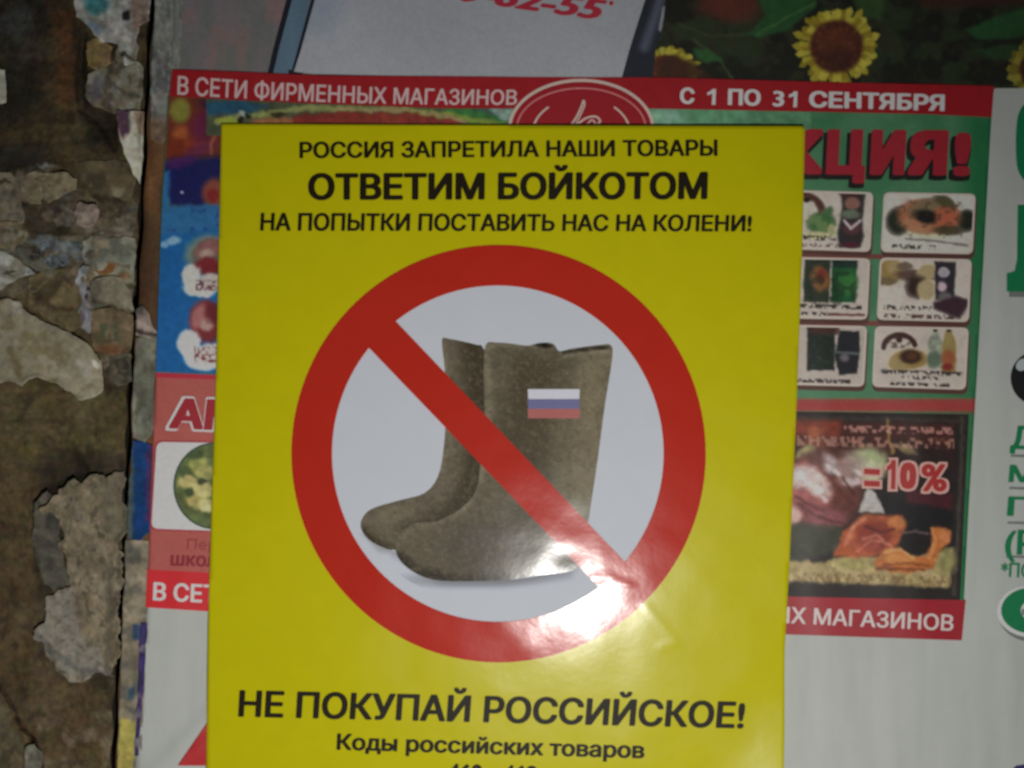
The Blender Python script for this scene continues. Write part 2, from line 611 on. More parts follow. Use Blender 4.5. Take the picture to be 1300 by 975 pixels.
# the board: edge visible at left, the posters cover the rest
board_mat = mat('old_board_wood', None, rough=.7, spec=.3, grain=.2, gsc=500, bump=.6, bsc=500, streak=.25, bdist=.0004)
board = thing('notice_board', 'brown wooden board under the pasted posters, bare only along its left edge', 'notice board', at=(650, 975))
bpoly = [(board_x(y) + 1.2 * math.sin(y * .07), y) for y in range(-60, 1051, 12)] + [(1420, 1050), (1420, -60)]
bp_ = Paint((78, 54, 32)).mottle(30, 70, .4, .7, (50, 36, 24), .7).poly([(150, -60), (230, -60), (220, 150), (150, 150)], (66, 66, 60), 10, .6)
patch('board_panel', bpoly, lambda X, Y: 0 * X - .0003 * smooth(6, 0, X - board_x(Y)), board_mat, 12.0, board, bp_, at=(190, 350), thick=.012)
patch('backing', [(120, -60), (260, -60), (240, 1050), (100, 1050)], lambda X, Y: 0 * X - .0125, mat('dark_backing', (.02, .017, .013), rough=.9, spec=.1),
      20, board, thick=.004)

# ------------------------------------------------------------------ torn paper left on the wall and along the board's edge
scrap_mat = mat('weathered_torn_paper', None, rough=.75, spec=.25, grain=.14, gsc=600, bump=.45, bsc=420, bump2=.4, b2sc=120, bdist=.0006)
G1 = 'torn remnants of old paper on the wall'
def scrap(label, pts, paint, base, lift=.0006, amp=2.0, seed=0, curl=.0012, cell=1.6, kf=1.0, group=G1, onboard=False, name='torn_paper', wav=.0012, step=2.5):
    pl = torn(pts, amp, step, seed)
    cx, cy = pl.mean(0)
    def H(X, Y):
        b = (0 * X + .0002) if onboard else np.maximum(wall_h(X, Y), -.0042)
        if not onboard:
            b = -.0020 + .0006 * (fbm(X, Y, 60, 3) - .5)
        d = -pdist(X, Y, pl)
        return b + lift + wav * (fbm(X, Y, 22, seed + 5) - .5) + curl * (1 - smooth(0, 7, d)) * (vnoise(X, Y, 18, seed + 8) - .2)
    o = patch(name, pl, H, scrap_mat, cell, None, paint, at=base, kf=kf, thick=.00015)
    o['label'] = label
    o['category'] = 'torn paper'
    o['group'] = group
    return o

def scr_(label, pts, c, lift, seed, extra=None, amp=2.0, wav=.0010, curl=.0012):
    q_ = Paint(c, 2.2, .06).vary(22, seed, .18).mottle(22, seed + 3, .5, .7, tuple(v * .66 for v in c), .7).mottle(7, seed + 7, .6, .72, tuple(min(v * 1.25, 140) for v in c), .6)
    if extra:
        extra(q_)
    return scrap(label, pts, q_, tuple(np.mean(pts, 0)), lift=lift * .6, seed=seed, amp=amp, wav=wav, curl=curl)
scr_('dim grey upright paper layer at the left frame edge beside the tan roll of paper', [(-20, 216), (14, 217), (24, 232), (28, 262), (30, 282), (12, 284), (-20, 280)], (68, 64, 53), .0010, 101)
scr_('tan crumpled roll of paper just under the dark ledge of the wall', [(24, 226), (44, 218), (66, 221), (84, 220), (98, 227), (97, 240), (78, 250), (56, 260), (38, 260), (26, 248)], (78, 71, 56), .0016, 102, wav=.003)
scr_('faint brown paper layer left of the board under the hanging pointed strip', [(98, 206), (130, 202), (166, 206), (172, 228), (168, 262), (140, 270), (128, 258), (108, 246), (100, 226)], (60, 53, 38), .0004, 103, lambda q: q.ell(130, 252, 14, 5, (36, 30, 22), 10, .5).ell(148, 244, 8, 6, (86, 80, 66), 0, .5))
scr_('square brownish paper scrap at the frame edge above the grey white wedge', [(-20, 280), (22, 282), (30, 296), (26, 312), (-20, 314)], (74, 66, 50), .0013, 104)
scr_('dark bluish grey mottled paper band across the middle of the plaster', [(52, 308), (70, 302), (92, 304), (108, 310), (104, 330), (92, 338), (72, 338), (62, 346), (50, 330)], (58, 63, 64), .0006, 105, lambda q: q.mottle(6, 7, .55, .65, (92, 100, 104), .7).mottle(7, 17, .58, .68, (26, 26, 28), .8), amp=3)
scr_('narrow grey diagonal paper strip right of the grey white wedge', [(20, 314), (34, 312), (48, 322), (64, 340), (66, 352), (54, 348), (38, 338), (26, 330)], (66, 65, 56), .0012, 106)
scr_('olive brown paper flap above the largest off-white scrap', [(36, 352), (60, 344), (84, 340), (102, 350), (104, 386), (106, 414), (92, 420), (66, 408), (42, 396), (34, 376)], (68, 60, 41), .0009, 107, lambda q: q.line([(44, 372), (66, 392), (90, 392)], 4, (44, 32, 22), 4, .8), wav=.003)
scr_('grey green paper patch with an ochre stain against the crack', [(104, 306), (122, 298), (150, 300), (174, 300), (173, 342), (168, 360), (150, 352), (128, 350), (112, 342), (104, 326)], (90, 91, 80), .0012, 108, lambda q: q.ell(137, 341, 15, 7, (84, 56, 30), -12, .4).ell(118, 322, 10, 10, (70, 74, 74), 0, .5))
scr_('pale triangular paper flap with a dark lower edge near the crack', [(116, 358), (134, 350), (152, 352), (166, 372), (170, 396), (148, 390), (128, 384), (114, 372)], (88, 84, 70), .0018, 109, lambda q: q.line([(124, 384), (150, 393), (170, 398)], 3.5, (40, 34, 26), 3, .8))
scr_('tan paper scrap with two worn green marks close to the crack', [(116, 394), (140, 390), (168, 400), (169, 428), (164, 448), (140, 450), (120, 444), (114, 420)], (82, 71, 53), .0011, 110, lambda q: q.line([(131, 412), (130, 430)], 5, (54, 62, 46), 2, .8).line([(148, 412), (147, 430)], 5, (54, 62, 46), 2, .8).ell(140, 444, 20, 6, (84, 56, 36), 0, .5, .8))
scr_('thin whitish upright paper sliver between the olive flap and the tan scrap', [(98, 340), (106, 334), (114, 338), (110, 352), (116, 366), (112, 384), (116, 404), (114, 424), (104, 416), (98, 400), (102, 376), (96, 356)], (104, 104, 106), .0020, 111, lambda q: q.ell(112, 364, 4, 4, (18, 16, 14), 0, .3).ell(111, 377, 3, 4, (30, 30, 44), 0, .3).ell(104, 404, 4, 9, (66, 60, 72), 0, .4), amp=2.5)
scr_('small dark ringed paper bit right of the largest off-white scrap', [(138, 452), (150, 446), (166, 450), (168, 484), (150, 490), (136, 478)], (66, 62, 50), .0007, 112, lambda q: q.line([(146, 462), (150, 456), (158, 456), (162, 464), (158, 472), (150, 472), (146, 462)], 3, (34, 32, 26), 2, .8))
p = Paint((92, 92, 88)).mottle(20, 3, .45, .65, (68, 66, 60), .8).ell(122, 4, 16, 14, (28, 66, 70), 0, .4, .9)
p.ell(120, 34, 14, 6, (64, 80, 92), 20, .5, .6).ell(160, 20, 6, 6, (15, 13, 12), 0, .3).ell(156, 70, 7, 5, (25, 20, 22), -30, .4)
p.poly([(165, -60), (192, -60), (186, 30), (168, 40)], (70, 58, 50), 4, .8).vary(9, 4, .25)
scrap('whitish torn paper with a teal patch at the top of the wall', [(84, -60), (192, -60), (189, 26), (176, 34), (172, 80), (158, 84), (150, 55), (128, 52), (112, 34), (96, 22)], p, (120, 40), seed=1, lift=.001)
p = Paint((78, 66, 40)).vary(10, 14, .35).mottle(14, 8, .5, .65, (58, 50, 34), .7)
scrap('small ochre brown torn scrap below the teal-patched paper', [(110, 52), (126, 50), (143, 60), (140, 80), (126, 92), (110, 84)], p, (120, 60), seed=2)
p = Paint((66, 62, 50)).mottle(9, 8, .45, .6, (84, 84, 78), .7).ell(122, 112, 10, 16, (48, 48, 54), 0, .5, .7).mottle(16, 9, .55, .65, (38, 34, 28), .7).line([(138, 100), (156, 118), (176, 122)], 3, (40, 36, 30), 3, .7)
scrap('grey crumpled paper layer between the ochre scrap and the hanging white point', [(112, 92), (140, 84), (150, 60), (170, 76), (181, 82), (180, 146), (148, 144), (120, 134), (106, 122)], p, (140, 100), seed=3, wav=.0022)
p = Paint((128, 126, 112)).vary(24, 4, .12).poly([(144, 140), (166, 138), (164, 168), (156, 178), (149, 160)], (50, 32, 44), 3, .95).poly([(170, 140), (184, 140), (184, 170), (175, 168)], (78, 62, 50), 3, .8)
scrap('pale pointed paper strip hanging beside the crack', [(148, 140), (183, 142), (181, 200), (178, 234), (170, 222), (158, 196), (151, 172)], p, (165, 190), seed=4, amp=1, lift=.0014, curl=.002)
p = Paint((98, 98, 88)).vary(12, 4, .15)
scrap('narrow pale paper bit at the left edge of the frame, high on the wall', [(-20, 86), (7, 88), (8, 130), (-20, 136)], p, (10, 110), seed=5, amp=1)
p = Paint((96, 86, 78)).vary(10, 41, .3).mottle(7, 4, .55, .68, (66, 58, 48), .6)
scrap('small pinkish white paper lump between the tan roll and the crack', [(92, 270), (100, 258), (112, 262), (122, 262), (127, 274), (120, 280), (112, 290), (97, 288)], p, (108, 272), seed=6, amp=2.5, lift=.0016, wav=.003)
p = Paint((106, 107, 102)).vary(18, 43, .15).mottle(16, 7, .5, .7, (74, 68, 54), .6)
scrap('grey white wedge of paper at the frame edge above the large pale scrap', [(-30, 316), (8, 318), (28, 334), (46, 348), (24, 354), (2, 366), (-30, 372)], p, (20, 340), seed=7)
p = Paint((100, 95, 80), 1.5, .06).vary(40, 44, .12).mottle(30, 17, .55, .75, (118, 113, 104), .8).mottle(20, 19, .56, .7, (84, 76, 54), .75)
p.line([(12, 444), (22, 462), (26, 480)], 7, (76, 68, 46), 4, .8).ell(122, 462, 7, 3.5, (148, 142, 132), 30, .4).ell(50, 468, 16, 5, (92, 86, 66), 0, .6, .6)
scrap('largest off-white torn paper, reaching from the left frame edge across the wall', [(-30, 384), (8, 380), (26, 384), (34, 398), (62, 410), (88, 420), (112, 436), (130, 458), (131, 496), (118, 505), (102, 506), (84, 496), (66, 484), (48, 478), (36, 482), (28, 492), (18, 484), (-30, 488)], p, (70, 450), seed=8, lift=.0016, curl=.0028, wav=.0018)
p = Paint((52, 50, 44)).vary(12, 45, .3).mottle(12, 18, .5, .65, (72, 70, 60), .6)
scrap('dark grey paper strip hanging left of the long ragged scrap', [(42, 640), (60, 622), (78, 640), (76, 680), (82, 720), (96, 742), (70, 752), (50, 730), (42, 690)], p, (65, 690), seed=9, lift=.0004)
p = Paint((98, 90, 74), 1.4, .07).vary(22, 46, .22).mottle(5, 49, .55, .75, (118, 110, 96), .5, stretch=.4).mottle(26, 23, .5, .64, (84, 76, 60), .7, stretch=.5).mottle(9, 29, .6, .7, (56, 50, 40), .6, stretch=.6)
p.mottle(24, 31, .55, .7, (104, 90, 64), .4, stretch=.5).poly([(120, 600), (170, 590), (170, 680), (140, 690)], (84, 78, 64), 8, .8).poly([(56, 750), (90, 750), (100, 800), (136, 836), (140, 864), (90, 868), (44, 812)], (112, 110, 106), 6, .6)
p.line([(46, 805), (70, 830), (100, 850), (148, 858)], 6, (74, 74, 72), 4, .7).line([(140, 720), (140, 800), (136, 850)], 5, (60, 56, 48), 5, .6).mottle(6, 91, .55, .7, (66, 60, 50), .5)
scrap('long ragged whitish paper scrap low on the wall beside the crack', [(52, 650), (62, 636), (84, 614), (94, 606), (104, 618), (122, 604), (134, 612), (158, 596), (158, 680), (154, 760), (148, 840), (146, 862), (124, 854), (104, 864), (88, 866), (70, 850), (58, 826), (42, 812), (40, 802), (54, 786), (58, 758), (92, 748), (94, 742), (82, 716), (76, 690), (78, 654)], p, (110, 740), seed=10, amp=5, lift=.0012, curl=.0022, wav=.0018)
p = Paint((86, 84, 74)).vary(9, 47, .3)
scrap('little grey paper blob at the bottom of the wall', [(32, 950), (44, 944), (55, 954), (52, 972), (42, 990), (30, 985)], p, (42, 965), seed=11, lift=.0012)

# along the board's left margin
G2 = 'torn paper layers along the board edge'
p = Paint((74, 76, 72)).mottle(22, 61, .45, .65, (52, 52, 52), .8, stretch=.4).mottle(9, 62, .56, .66, (98, 94, 88), .6, stretch=.4).poly([(186, 150), (230, 150), (230, 240), (184, 240)], (66, 50, 38), 8, .8)
scrap('grey streaked paper strip left of the upper photo poster', [(198, -60), (240, -60), (228, 60), (224, 150), (206, 184), (192, 176), (190, 140), (194, 60)], p, (205, 80), seed=21, onboard=True, group=G2, cell=2, amp=1.2, curl=.0006, wav=.0006)
p = Paint((112, 100, 94)).vary(9, 63, .25).line([(172, 420), (198, 426)], 4, (44, 38, 32), 3, .9).ell(178, 392, 5, 7, (58, 56, 52), 0, .5)
scrap('pinkish grey paper lump stuck at mid height on the board edge', [(172, 392), (180, 388), (188, 398), (192, 412), (199, 422), (190, 428), (172, 426)], p, (185, 408), seed=22, onboard=True, group=G2, lift=.0012, amp=1.5, wav=.0022)
p = Paint((84, 84, 74)).vary(20, 64, .25).mottle(14, 65, .5, .7, (64, 62, 50), .7, stretch=.5).line([(171, 500), (168, 560)], 3, (118, 116, 102), 2, .7)
scrap('greenish grey paper strip above the blue one on the board edge', [(172, 428), (199, 426), (197, 480), (194, 552), (184, 562), (168, 556), (168, 500)], p, (182, 490), seed=23, onboard=True, group=G2, cell=2, curl=.0006, wav=.0008, amp=1)
p = Paint((12, 44, 86)).vary(30, 66, .25).line([(191, 560), (189, 660)], 6, (70, 34, 70), 4, .8).poly([(160, 560), (170, 552), (168, 690), (156, 690)], (70, 72, 62), 3, .8)
scrap('deep blue paper strip on the board edge left of the round vegetable picture', [(168, 558), (184, 560), (196, 566), (194, 672), (178, 688), (161, 684), (164, 620)], p, (178, 620), seed=24, onboard=True, group=G2, lift=.0005, curl=.0007, wav=.0007, amp=1.2)
p = Paint((108, 100, 84)).vary(22, 67, .25).mottle(14, 68, .5, .66, (80, 78, 70), .8).ell(168, 705, 13, 12, (62, 60, 56), 0, .4, .8)
p.poly([(168, 792), (186, 792), (184, 812), (168, 812)], (40, 56, 84), 2, .9).ell(168, 880, 5, 10, (36, 62, 82), 10, .4, .8)
p.poly([(151, 912), (172, 918), (168, 1010), (146, 1010)], (150, 140, 60), 3, .75)
scrap('beige and grey paper layers low on the board edge, yellow at the bottom', [(160, 686), (188, 686), (190, 720), (186, 800), (182, 900), (176, 1045), (146, 1045), (153, 860)], p, (170, 820), seed=25, onboard=True, group=G2, lift=.0003, curl=.0006, wav=.0007, cell=2, amp=1)
p = Paint((48, 40, 78)).vary(16, 69, .3).mottle(12, 70, .5, .7, (110, 104, 108), .7)
scrap('thin violet paper sliver at the left border of the white poster', [(178, 790), (187, 790), (184, 850), (180, 900), (176, 960), (170, 960), (175, 880)], p, (180, 860), seed=26, onboard=True, group=G2, lift=.0006, curl=.0004, wav=.0004, amp=.8)

# ================================================================== POSTERS
def k_at(px, py):
    return (px, py)

# ---------------- large white poster (lies under the flyer)
def H_white(X, Y):
    wrk = .0008 * (fbm(X, Y / 6.0, 26, 201, 3) - .5) * smooth(780, 860, Y)
    wrk = wrk + .0005 * (fbm(X, Y / 2.0, 90, 202, 2) - .5)
    fold = .0014 * np.exp(-(((X - 180) * .62 + (Y - 1010) * .78 + 0) / 13.0) ** 2)
    fold = fold + .0011 * np.exp(-(((X - 200) * .70 + (Y - 1000) * .71 + 18) / 11.0) ** 2)
    return .0006 + wrk + fold * (X < 300)
white_mat = mat('uncoated_white_paper', col((152, 155, 151), (1120, 880)), rough=.6, spec=.3, grain=.02, gsc=120, bump=.25, bsc=300, streak=.05)
white = thing('white_poster', 'large white poster with green letters at its right, lying under the red and green flyer', 'poster', at=(1100, 975))
wl = [(213, 93), (1415, 100), (1415, 1050), (168, 1050), (172, 975), (180, 860), (186, 770), (200, 500)]
patch('paper_sheet', wl, H_white, white_mat, 6, white, thick=.00012)
green = mat('green_ink', col((8, 84, 50), (1290, 560)), rough=.45, spec=.4)
dgrey = mat('shadow_grey_ink', col((84, 88, 86), (1290, 600)), rough=.5, spec=.3)
black = mat('black_ink', (.012, .012, .014), rough=.4, spec=.5)
HW = H_white
def drop(polys, dx, dy):
    return [[[(x + dx, y + dy) for x, y in lp] for lp in ps] for ps in polys]
greenC = [[spline([(1330, 128), (1305, 130), (1294, 142), (1290, 165), (1290, 200), (1294, 220), (1306, 232), (1335, 236)], 4)]]
ink_poly('printed_letter', greenC, HW, .00008, green, white)
bigI = [[[(1292, 260), (1340, 260), (1340, 371), (1278, 370), (1278, 347), (1288, 344), (1291, 330)]]]
ink_poly('letter_shadow', drop(bigI, 3, 7), HW, .00005, dgrey, white)
ink_poly('printed_letter', bigI, HW, .0001, green, white)
ink_poly('printed_ball', [[ellipse(1316, 480, 33, 34)]], HW, .00008, black, white)
ink_poly('ball_shine', [[ellipse(1298, 463, 9, 7, 24, rot=-40)]], HW, .00014, mat('grey_ink', col((120, 126, 128), (1290, 460)), rough=.5), white)
for body, (x0, yt, yb) in (('Д', (1284, 540, 570)), ('М', (1282, 590, 612)), ('П', (1280, 630, 655)), ('(Р', (1277, 672, 704))):
    wd = 34 if len(body) == 1 else 40
    lettering(body, [(x0, yt), (x0 + wd, yt + 1), (x0 + wd - 1, yb + 1), (x0 - 2, yb)], HW, .00009, green, white, off=.035)
for y in (577, 618, 662, 705):
    ink_poly('printed_rule', [[[(1284 - (y - 577) * .05, y), (1330, y + 1), (1330, y + 4.5), (1283 - (y - 577) * .05, y + 3)]]], HW, .00009, dgrey, white)
lettering('*ПО', [(1271, 714), (1312, 715), (1311, 734), (1270, 732)], HW, .00009, green, white, off=.03)
ink_poly('emblem_shadow', [[ellipse(1312, 781, 44, 34)]], HW, .00005, dgrey, white)
ink_poly('emblem_rim', [[ellipse(1309, 776, 43, 33)]], HW, .00009, mat('white_ink', col((168, 172, 168), (1290, 770)), rough=.5), white)
ink_poly('emblem', [[ellipse(1309, 775, 38, 29), ellipse(1318, 775, 22, 15)]], HW, .00013, green, white)
ink_poly('emblem_mark', [[ellipse(1299, 777, 2.2, 4.5, 16)]], HW, .00014, dgrey, white)
ink_poly('navy_shape', [[[(1262, 1010), (1276, 984), (1290, 972), (1340, 964), (1340, 1030)]]], HW, .00008, mat('navy_ink', col((30, 28, 70), (1290, 970)), rough=.5), white)
ink_poly('red_wedge', [[[(263, 918), (268, 918), (268, 972), (226, 972)]]], HW, .0009, mat('red_wedge_ink', col((150, 28, 30), (250, 950)), rough=.5), white)

# ---------------- photo poster along the top
def H_top(X, Y):
    return .0009 + .0006 * (fbm(X, Y, 120, 211, 2) - .5)
photo_mat = mat('printed_photo_paper', None, rough=.5, spec=.35, grain=.07, gsc=700, bump=.2, bsc=260)
top = thing('photo_poster', 'poster along the top, red phone number on pale screen beside sunflowers on black', 'poster', at=(750, 95))
sheet_p = Paint((72, 67, 69), 1, .02)
sheet_p.mottle(46, 5, .4, .65, (62, 66, 62), .7, stretch=.5).mottle(30, 9, .5, .7, (88, 66, 62), .5, stretch=.4)
sheet_p.poly([(200, -60), (232, -60), (222, 120), (200, 120)], (84, 88, 84), 6, .6).poly([(205, 40), (214, 40), (213, 90), (204, 90)], (44, 34, 40), 3, .6)
tp = torn([(224, -60), (860, -60), (845, 100), (845, 112), (640, 108), (400, 104), (217, 98)], .8, 8, 5)
patch('paper_sheet', tp, H_top, photo_mat, 4, top, sheet_p, at=(290, 60), thick=.00012)
blu = mat('slate_blue_ink', col((56, 72, 84), (370, 45)), rough=.45, grain=.1, streak=.1)
ink_poly('screen_frame', [[[(383, -60), (407, -60), (399, 0), (381, 66), (374, 100), (343, 100), (350, 66), (366, 0)]]], H_top, .00008, blu, top)
ink_poly('screen_frame_edge', [[band([(384, -60), (367, 0), (351, 60), (342, 98)], 7)], [band([(412, -60), (397, 0), (379, 66), (370, 98)], 4)], [[(366, 88), (384, 92), (386, 100), (366, 100)]], [[(402, 92), (640, 97), (640, 104), (402, 102)]]],
         H_top, .00012, mat('frame_black_ink', (.02, .022, .035), rough=.4), top)
scr = Paint((106, 108, 112), 0, .012).vary(120, 3, .06).poly([(390, -10), (440, -10), (420, 40), (380, 40)], (88, 98, 112), 25, .6)
patch('screen', [(414, -60), (838, -60), (819, 0), (790, 99), (700, 98), (560, 97), (400, 94), (373, 91), (382, 64), (400, 0)], lambda X, Y: H_top(X, Y) + .00014, photo_mat, 4, top, scr, at=(600, 50), thick=0)
redph = mat('dark_red_ink', col((108, 24, 36), (690, 15)), rough=.45)
lettering('70-62-55', [(556, -31), (772, -1), (764, 26), (549, -4)], H_top, .00022, redph, top, off=.045, shear=.18)
ink_poly('printed_dot', [[ellipse(776, 4, 3, 3, 16)]], H_top, .00022, redph, top)
sf = Paint((17, 19, 12), .7, .05)
sf.mottle(26, 4, .45, .66, (28, 38, 18), .9).mottle(14, 14, .56, .7, (34, 30, 18), .6)
sf.poly([(870, -60), (965, -60), (960, 8), (935, 26), (890, 18)], (58, 24, 16), 10, .95).ell(930, 8, 34, 20, (72, 30, 20), 10, .4, .7)
sf.poly([(955, -20), (1040, -20), (1036, 8), (1000, 38), (965, 48), (948, 44), (972, 20)], (24, 62, 26), 3, .9)
sf.line([(960, 44), (1000, 22), (1036, 4)], 2, (48, 82, 40), 2, .7)
sf.poly([(1080, -10), (1125, -8), (1118, 26), (1090, 20)], (36, 66, 26), 4, .7)
sf.poly([(1225, 38), (1262, 22), (1300, 10), (1340, 10), (1340, 40), (1280, 50), (1240, 50)], (26, 66, 30), 4, .9)
sf.poly([(1240, 64), (1280, 56), (1320, 60), (1320, 78), (1262, 76)], (24, 60, 28), 4, .8)
sf.poly([(1130, -20), (1340, -20), (1340, 4), (1180, 12)], (48, 22, 14), 8, .8)
sf.line([(880, 50), (912, 74), (930, 100)], 2, (40, 58, 26), 2, .8).line([(860, 30), (900, 46), (950, 44)], 2, (40, 50, 26), 2, .7)
sf.poly([(880, 62), (900, 64), (918, 76), (896, 80), (884, 74)], (28, 70, 30), 3, .9)
def flower(cx, cy, r0, r1, n, seed, flat=1.0, a0=0, a1=360):
    r = random.Random(seed)
    for ring in range(2):
        for i in range(n):
            a = a0 + (a1 - a0) * (i + .5 * ring) / n + r.uniform(-4, 4)
            ln = r1 * r.uniform(.84, 1.06) * (1 if ring == 0 else .86)
            ca, sa = math.cos(math.radians(a)), math.sin(math.radians(a)) * flat
            wv = r.uniform(3.6, 5.4)
            tx, ty = cx + ca * ln, cy + sa * ln
            bx, by = cx + ca * r0 * .8, cy + sa * r0 * .8
            mx, my = cx + ca * (r0 + ln) * .56, cy + sa * (r0 + ln) * .56
            nx_, ny_ = -math.sin(math.radians(a)) * wv, math.cos(math.radians(a)) * wv * flat
            c = [(132, 120, 22), (148, 138, 36), (112, 96, 14)][r.randrange(3)]
            sf.poly([(bx + nx_ * .6, by + ny_ * .6), (mx + nx_, my + ny_), (tx, ty), (mx - nx_, my - ny_), (bx - nx_ * .6, by - ny_ * .6)], c, .9, .95)
    sf.ell(cx, cy, r0, r0 * flat, (58, 24, 12), 0, .12)
    for k in range(46):
        a_ = k * 2.399; rr = r0 * .93 * math.sqrt((k + .5) / 46)
        sf.ell(cx + rr * math.cos(a_), cy + rr * math.sin(a_) * flat, 1.8, 1.8, (92, 48, 22) if k % 2 else (34, 14, 8), 0, .4, .7)
    sf.ell(cx - 2, cy - 6, r0 * .68, r0 * .6 * flat, (80, 36, 18), 0, .4, .45)
    sf.ell(cx + 2, cy + r0 * .45, r0 * .6, r0 * .4 * flat, (40, 18, 12), 0, .5, .6)
flower(1062, 59, 34, 55, 26, 3)
flower(846, 92, 28, 48, 18, 5, .8)
sf.poly([(836, 78), (858, 70), (888, 84), (905, 100), (836, 104)], (44, 24, 12), 5, .9)
flower(1318, 88, 24, 44, 22, 7)
sf.ell(1310, 86, 60, 50, (30, 28, 14), 0, .5, .3)
sf.tone = ('all', .80)
patch('sunflower_photo', [(820, -60), (1415, -60), (1415, 112), (1262, 112), (1262, 116), (800, 108), (806, 40)], lambda X, Y: H_top(X, Y) + .0001, photo_mat, 1.7, top, sf, at=(1060, 60), thick=.0001)
bar = Paint((22, 24, 30), .3, .02).line([(850, -40), (830, 26), (818, 60)], 8, (58, 62, 72), 8, .8).line([(843, 10), (838, 38)], 2.5, (120, 120, 124), 2, .8)
patch('screen_side_frame', [(838, -60), (866, -60), (845, 0), (842, 34), (833, 60), (828, 104), (789, 100), (800, 60), (819, 0)], lambda X, Y: H_top(X, Y) + .0003, photo_mat, 1.8, top, bar, at=(820, 50), thick=0)

# ---------------- supermarket flyer
def H_fly(X, Y):
    h = .0016 + .0006 * (fbm(X, Y, 170, 221, 2) - .5) + .0004 * np.sin(X * .05 + .4 * np.sin(Y * .02)) * smooth(1000, 1060, X) * .5
    return h + .00035 * (fbm(X, Y / 3, 40, 223, 2) - .5)
gloss = dict(rough=.45, spec=.4, bump=.15, bsc=240)
fly = thing('shop_flyer', 'red, green and blue shop flyer half hidden behind the yellow poster', 'flyer', at=(700, 790))
fo = [(219, 88), (300, 91), (350, 93.5), (420, 96), (560, 97), (700, 98), (850, 98.5), (1040, 104), (1180, 107), (1262, 109), (1258, 160), (1249, 320), (1240, 480),
      (1230, 640), (1221, 813), (1000, 805.5), (700, 794), (400, 783), (262, 776), (185, 771), (189, 700), (194, 560), (199, 440), (205, 260), (213, 130)]
base = Paint((60, 100, 72))
base.poly([(1225, 140), (1300, 140), (1300, 830), (1210, 830)], (22, 82, 46), 22, .9).mottle(60, 3, .4, .7, (40, 88, 56), .6)
base.poly([(180, 476), (300, 478), (300, 800), (180, 800)], (138, 70, 64), 1.5)
base.poly([(990, 507), (1260, 507), (1260, 524), (990, 522)], (124, 46, 44), 2)
base.poly([(180, 400), (300, 400), (300, 476), (180, 473)], (18, 74, 122), 1.5)
fm = mat('glossy_flyer_print', None, grain=.06, gsc=700, **gloss)
base.warp, base.grit = .3, .02
patch('paper_sheet', fo, H_fly, fm, 4, fly, base, at=(1000, 400), thick=.00012)
HF = H_fly
red_b = mat('red_banner_ink', col((104, 14, 19), (700, 120)), grain=.08, gsc=300, **gloss)
tb_top = [(219, 88), (300, 91), (350, 93.5), (420, 96), (560, 97), (700, 98), (850, 98.5), (1040, 104), (1180, 107), (1262, 109)]
tb_bot = [(1259, 149), (1180, 145), (1040, 142), (850, 138.5), (700, 138), (560, 138), (400, 132), (300, 127), (215, 122)]
ink_poly('top_banner', [[tb_top + tb_bot]], HF, .00006, red_b, fly)
pinkish = mat('pink_white_ink', col((168, 120, 120), (450, 120)), rough=.5)
lettering('В СЕТИ ФИРМЕННЫХ МАГАЗИНОВ', [(226, 96), (657, 114), (656, 133), (225, 120)], HF, .00012, pinkish, fly, off=.02, bow=4)
pw2 = mat('pale_pink_ink', col((178, 146, 140), (1030, 128)), rough=.5)
for body, xa, xb in (('С', 863.5, 882), ('ПО', 924.5, 966), ('3', 981.5, 996), ('СЕНТЯБРЯ', 1027.5, 1199.6)):
    f0, f1 = (xa - 864) / 336, (xb - 864) / 336
    lettering(body, [(xa, 111 + 9 * f0), (xb, 111 + 9 * f1), (xb - .5, 131.5 + 9.5 * f1), (xa - .5, 131.5 + 9.5 * f0)], HF, .00012, pw2, fly, off=.03 if body == '3' else .045)
def numeral_one(x, y, w_, h_, t=.42):
    return [(x + w_ * (1 - t), y), (x + w_, y), (x + w_ - .8, y + h_), (x + w_ * (1 - t) - .8, y + h_), (x + w_ * (1 - t), y + h_ * .3), (x, y + h_ * .4), (x, y + h_ * .22), (x + w_ * .4, y + h_ * .12)]
for x, y in ((898, 113), (1001.5, 116)):
    ink_poly('lettering', [[numeral_one(x, y, 11, 20)]], HF, .00012, pw2, fly)
# left pictures of the flyer
lp_ = Paint((60, 100, 74), 1.1, .05)
lp_.poly([(200, 118), (300, 122), (300, 205), (200, 205)], (118, 46, 26), 6)
lp_.ell(229, 140, 13, 16, (136, 132, 44), 0, .35).ell(238, 178, 17, 16, (150, 52, 22), 0, .5).ell(222, 190, 12, 14, (128, 40, 18), 0, .4).ell(230, 168, 10, 8, (176, 84, 34), 0, .5)
lp_.ell(262, 158, 17, 25, (104, 24, 62), 35, .5, .95).ell(275, 135, 24, 10, (52, 22, 48), 15, .5, .8).ell(254, 190, 22, 8, (112, 34, 66), -20, .5, .9)
lp_.line([(268, 196), (268, 182), (276, 170), (284, 166)], 3, (168, 84, 60), 2, .9)
lp_.poly([(200, 207), (240, 200), (300, 198), (300, 264), (216, 262), (208, 240)], (16, 18, 64), 7)
lp_.ell(228, 206, 20, 7, (58, 22, 72), -10, .5, .8).ell(272, 245, 15, 19, (150, 70, 50), 10, .3, .95).ell(270, 248, 8, 9, (140, 30, 26), 0, .4).ell(231, 244, 2, 2, (140, 170, 200), 0, .5)
lp_.poly([(195, 225), (216, 216), (214, 262), (300, 258), (300, 300), (196, 308)], (34, 82, 122), 4).mottle(8, 31, .62, .72, (22, 56, 112), .8, [(216, 262), (300, 258), (300, 298), (212, 300)])
lp_.poly([(195, 300), (300, 290), (300, 476), (188, 474)], (16, 74, 124), 5)
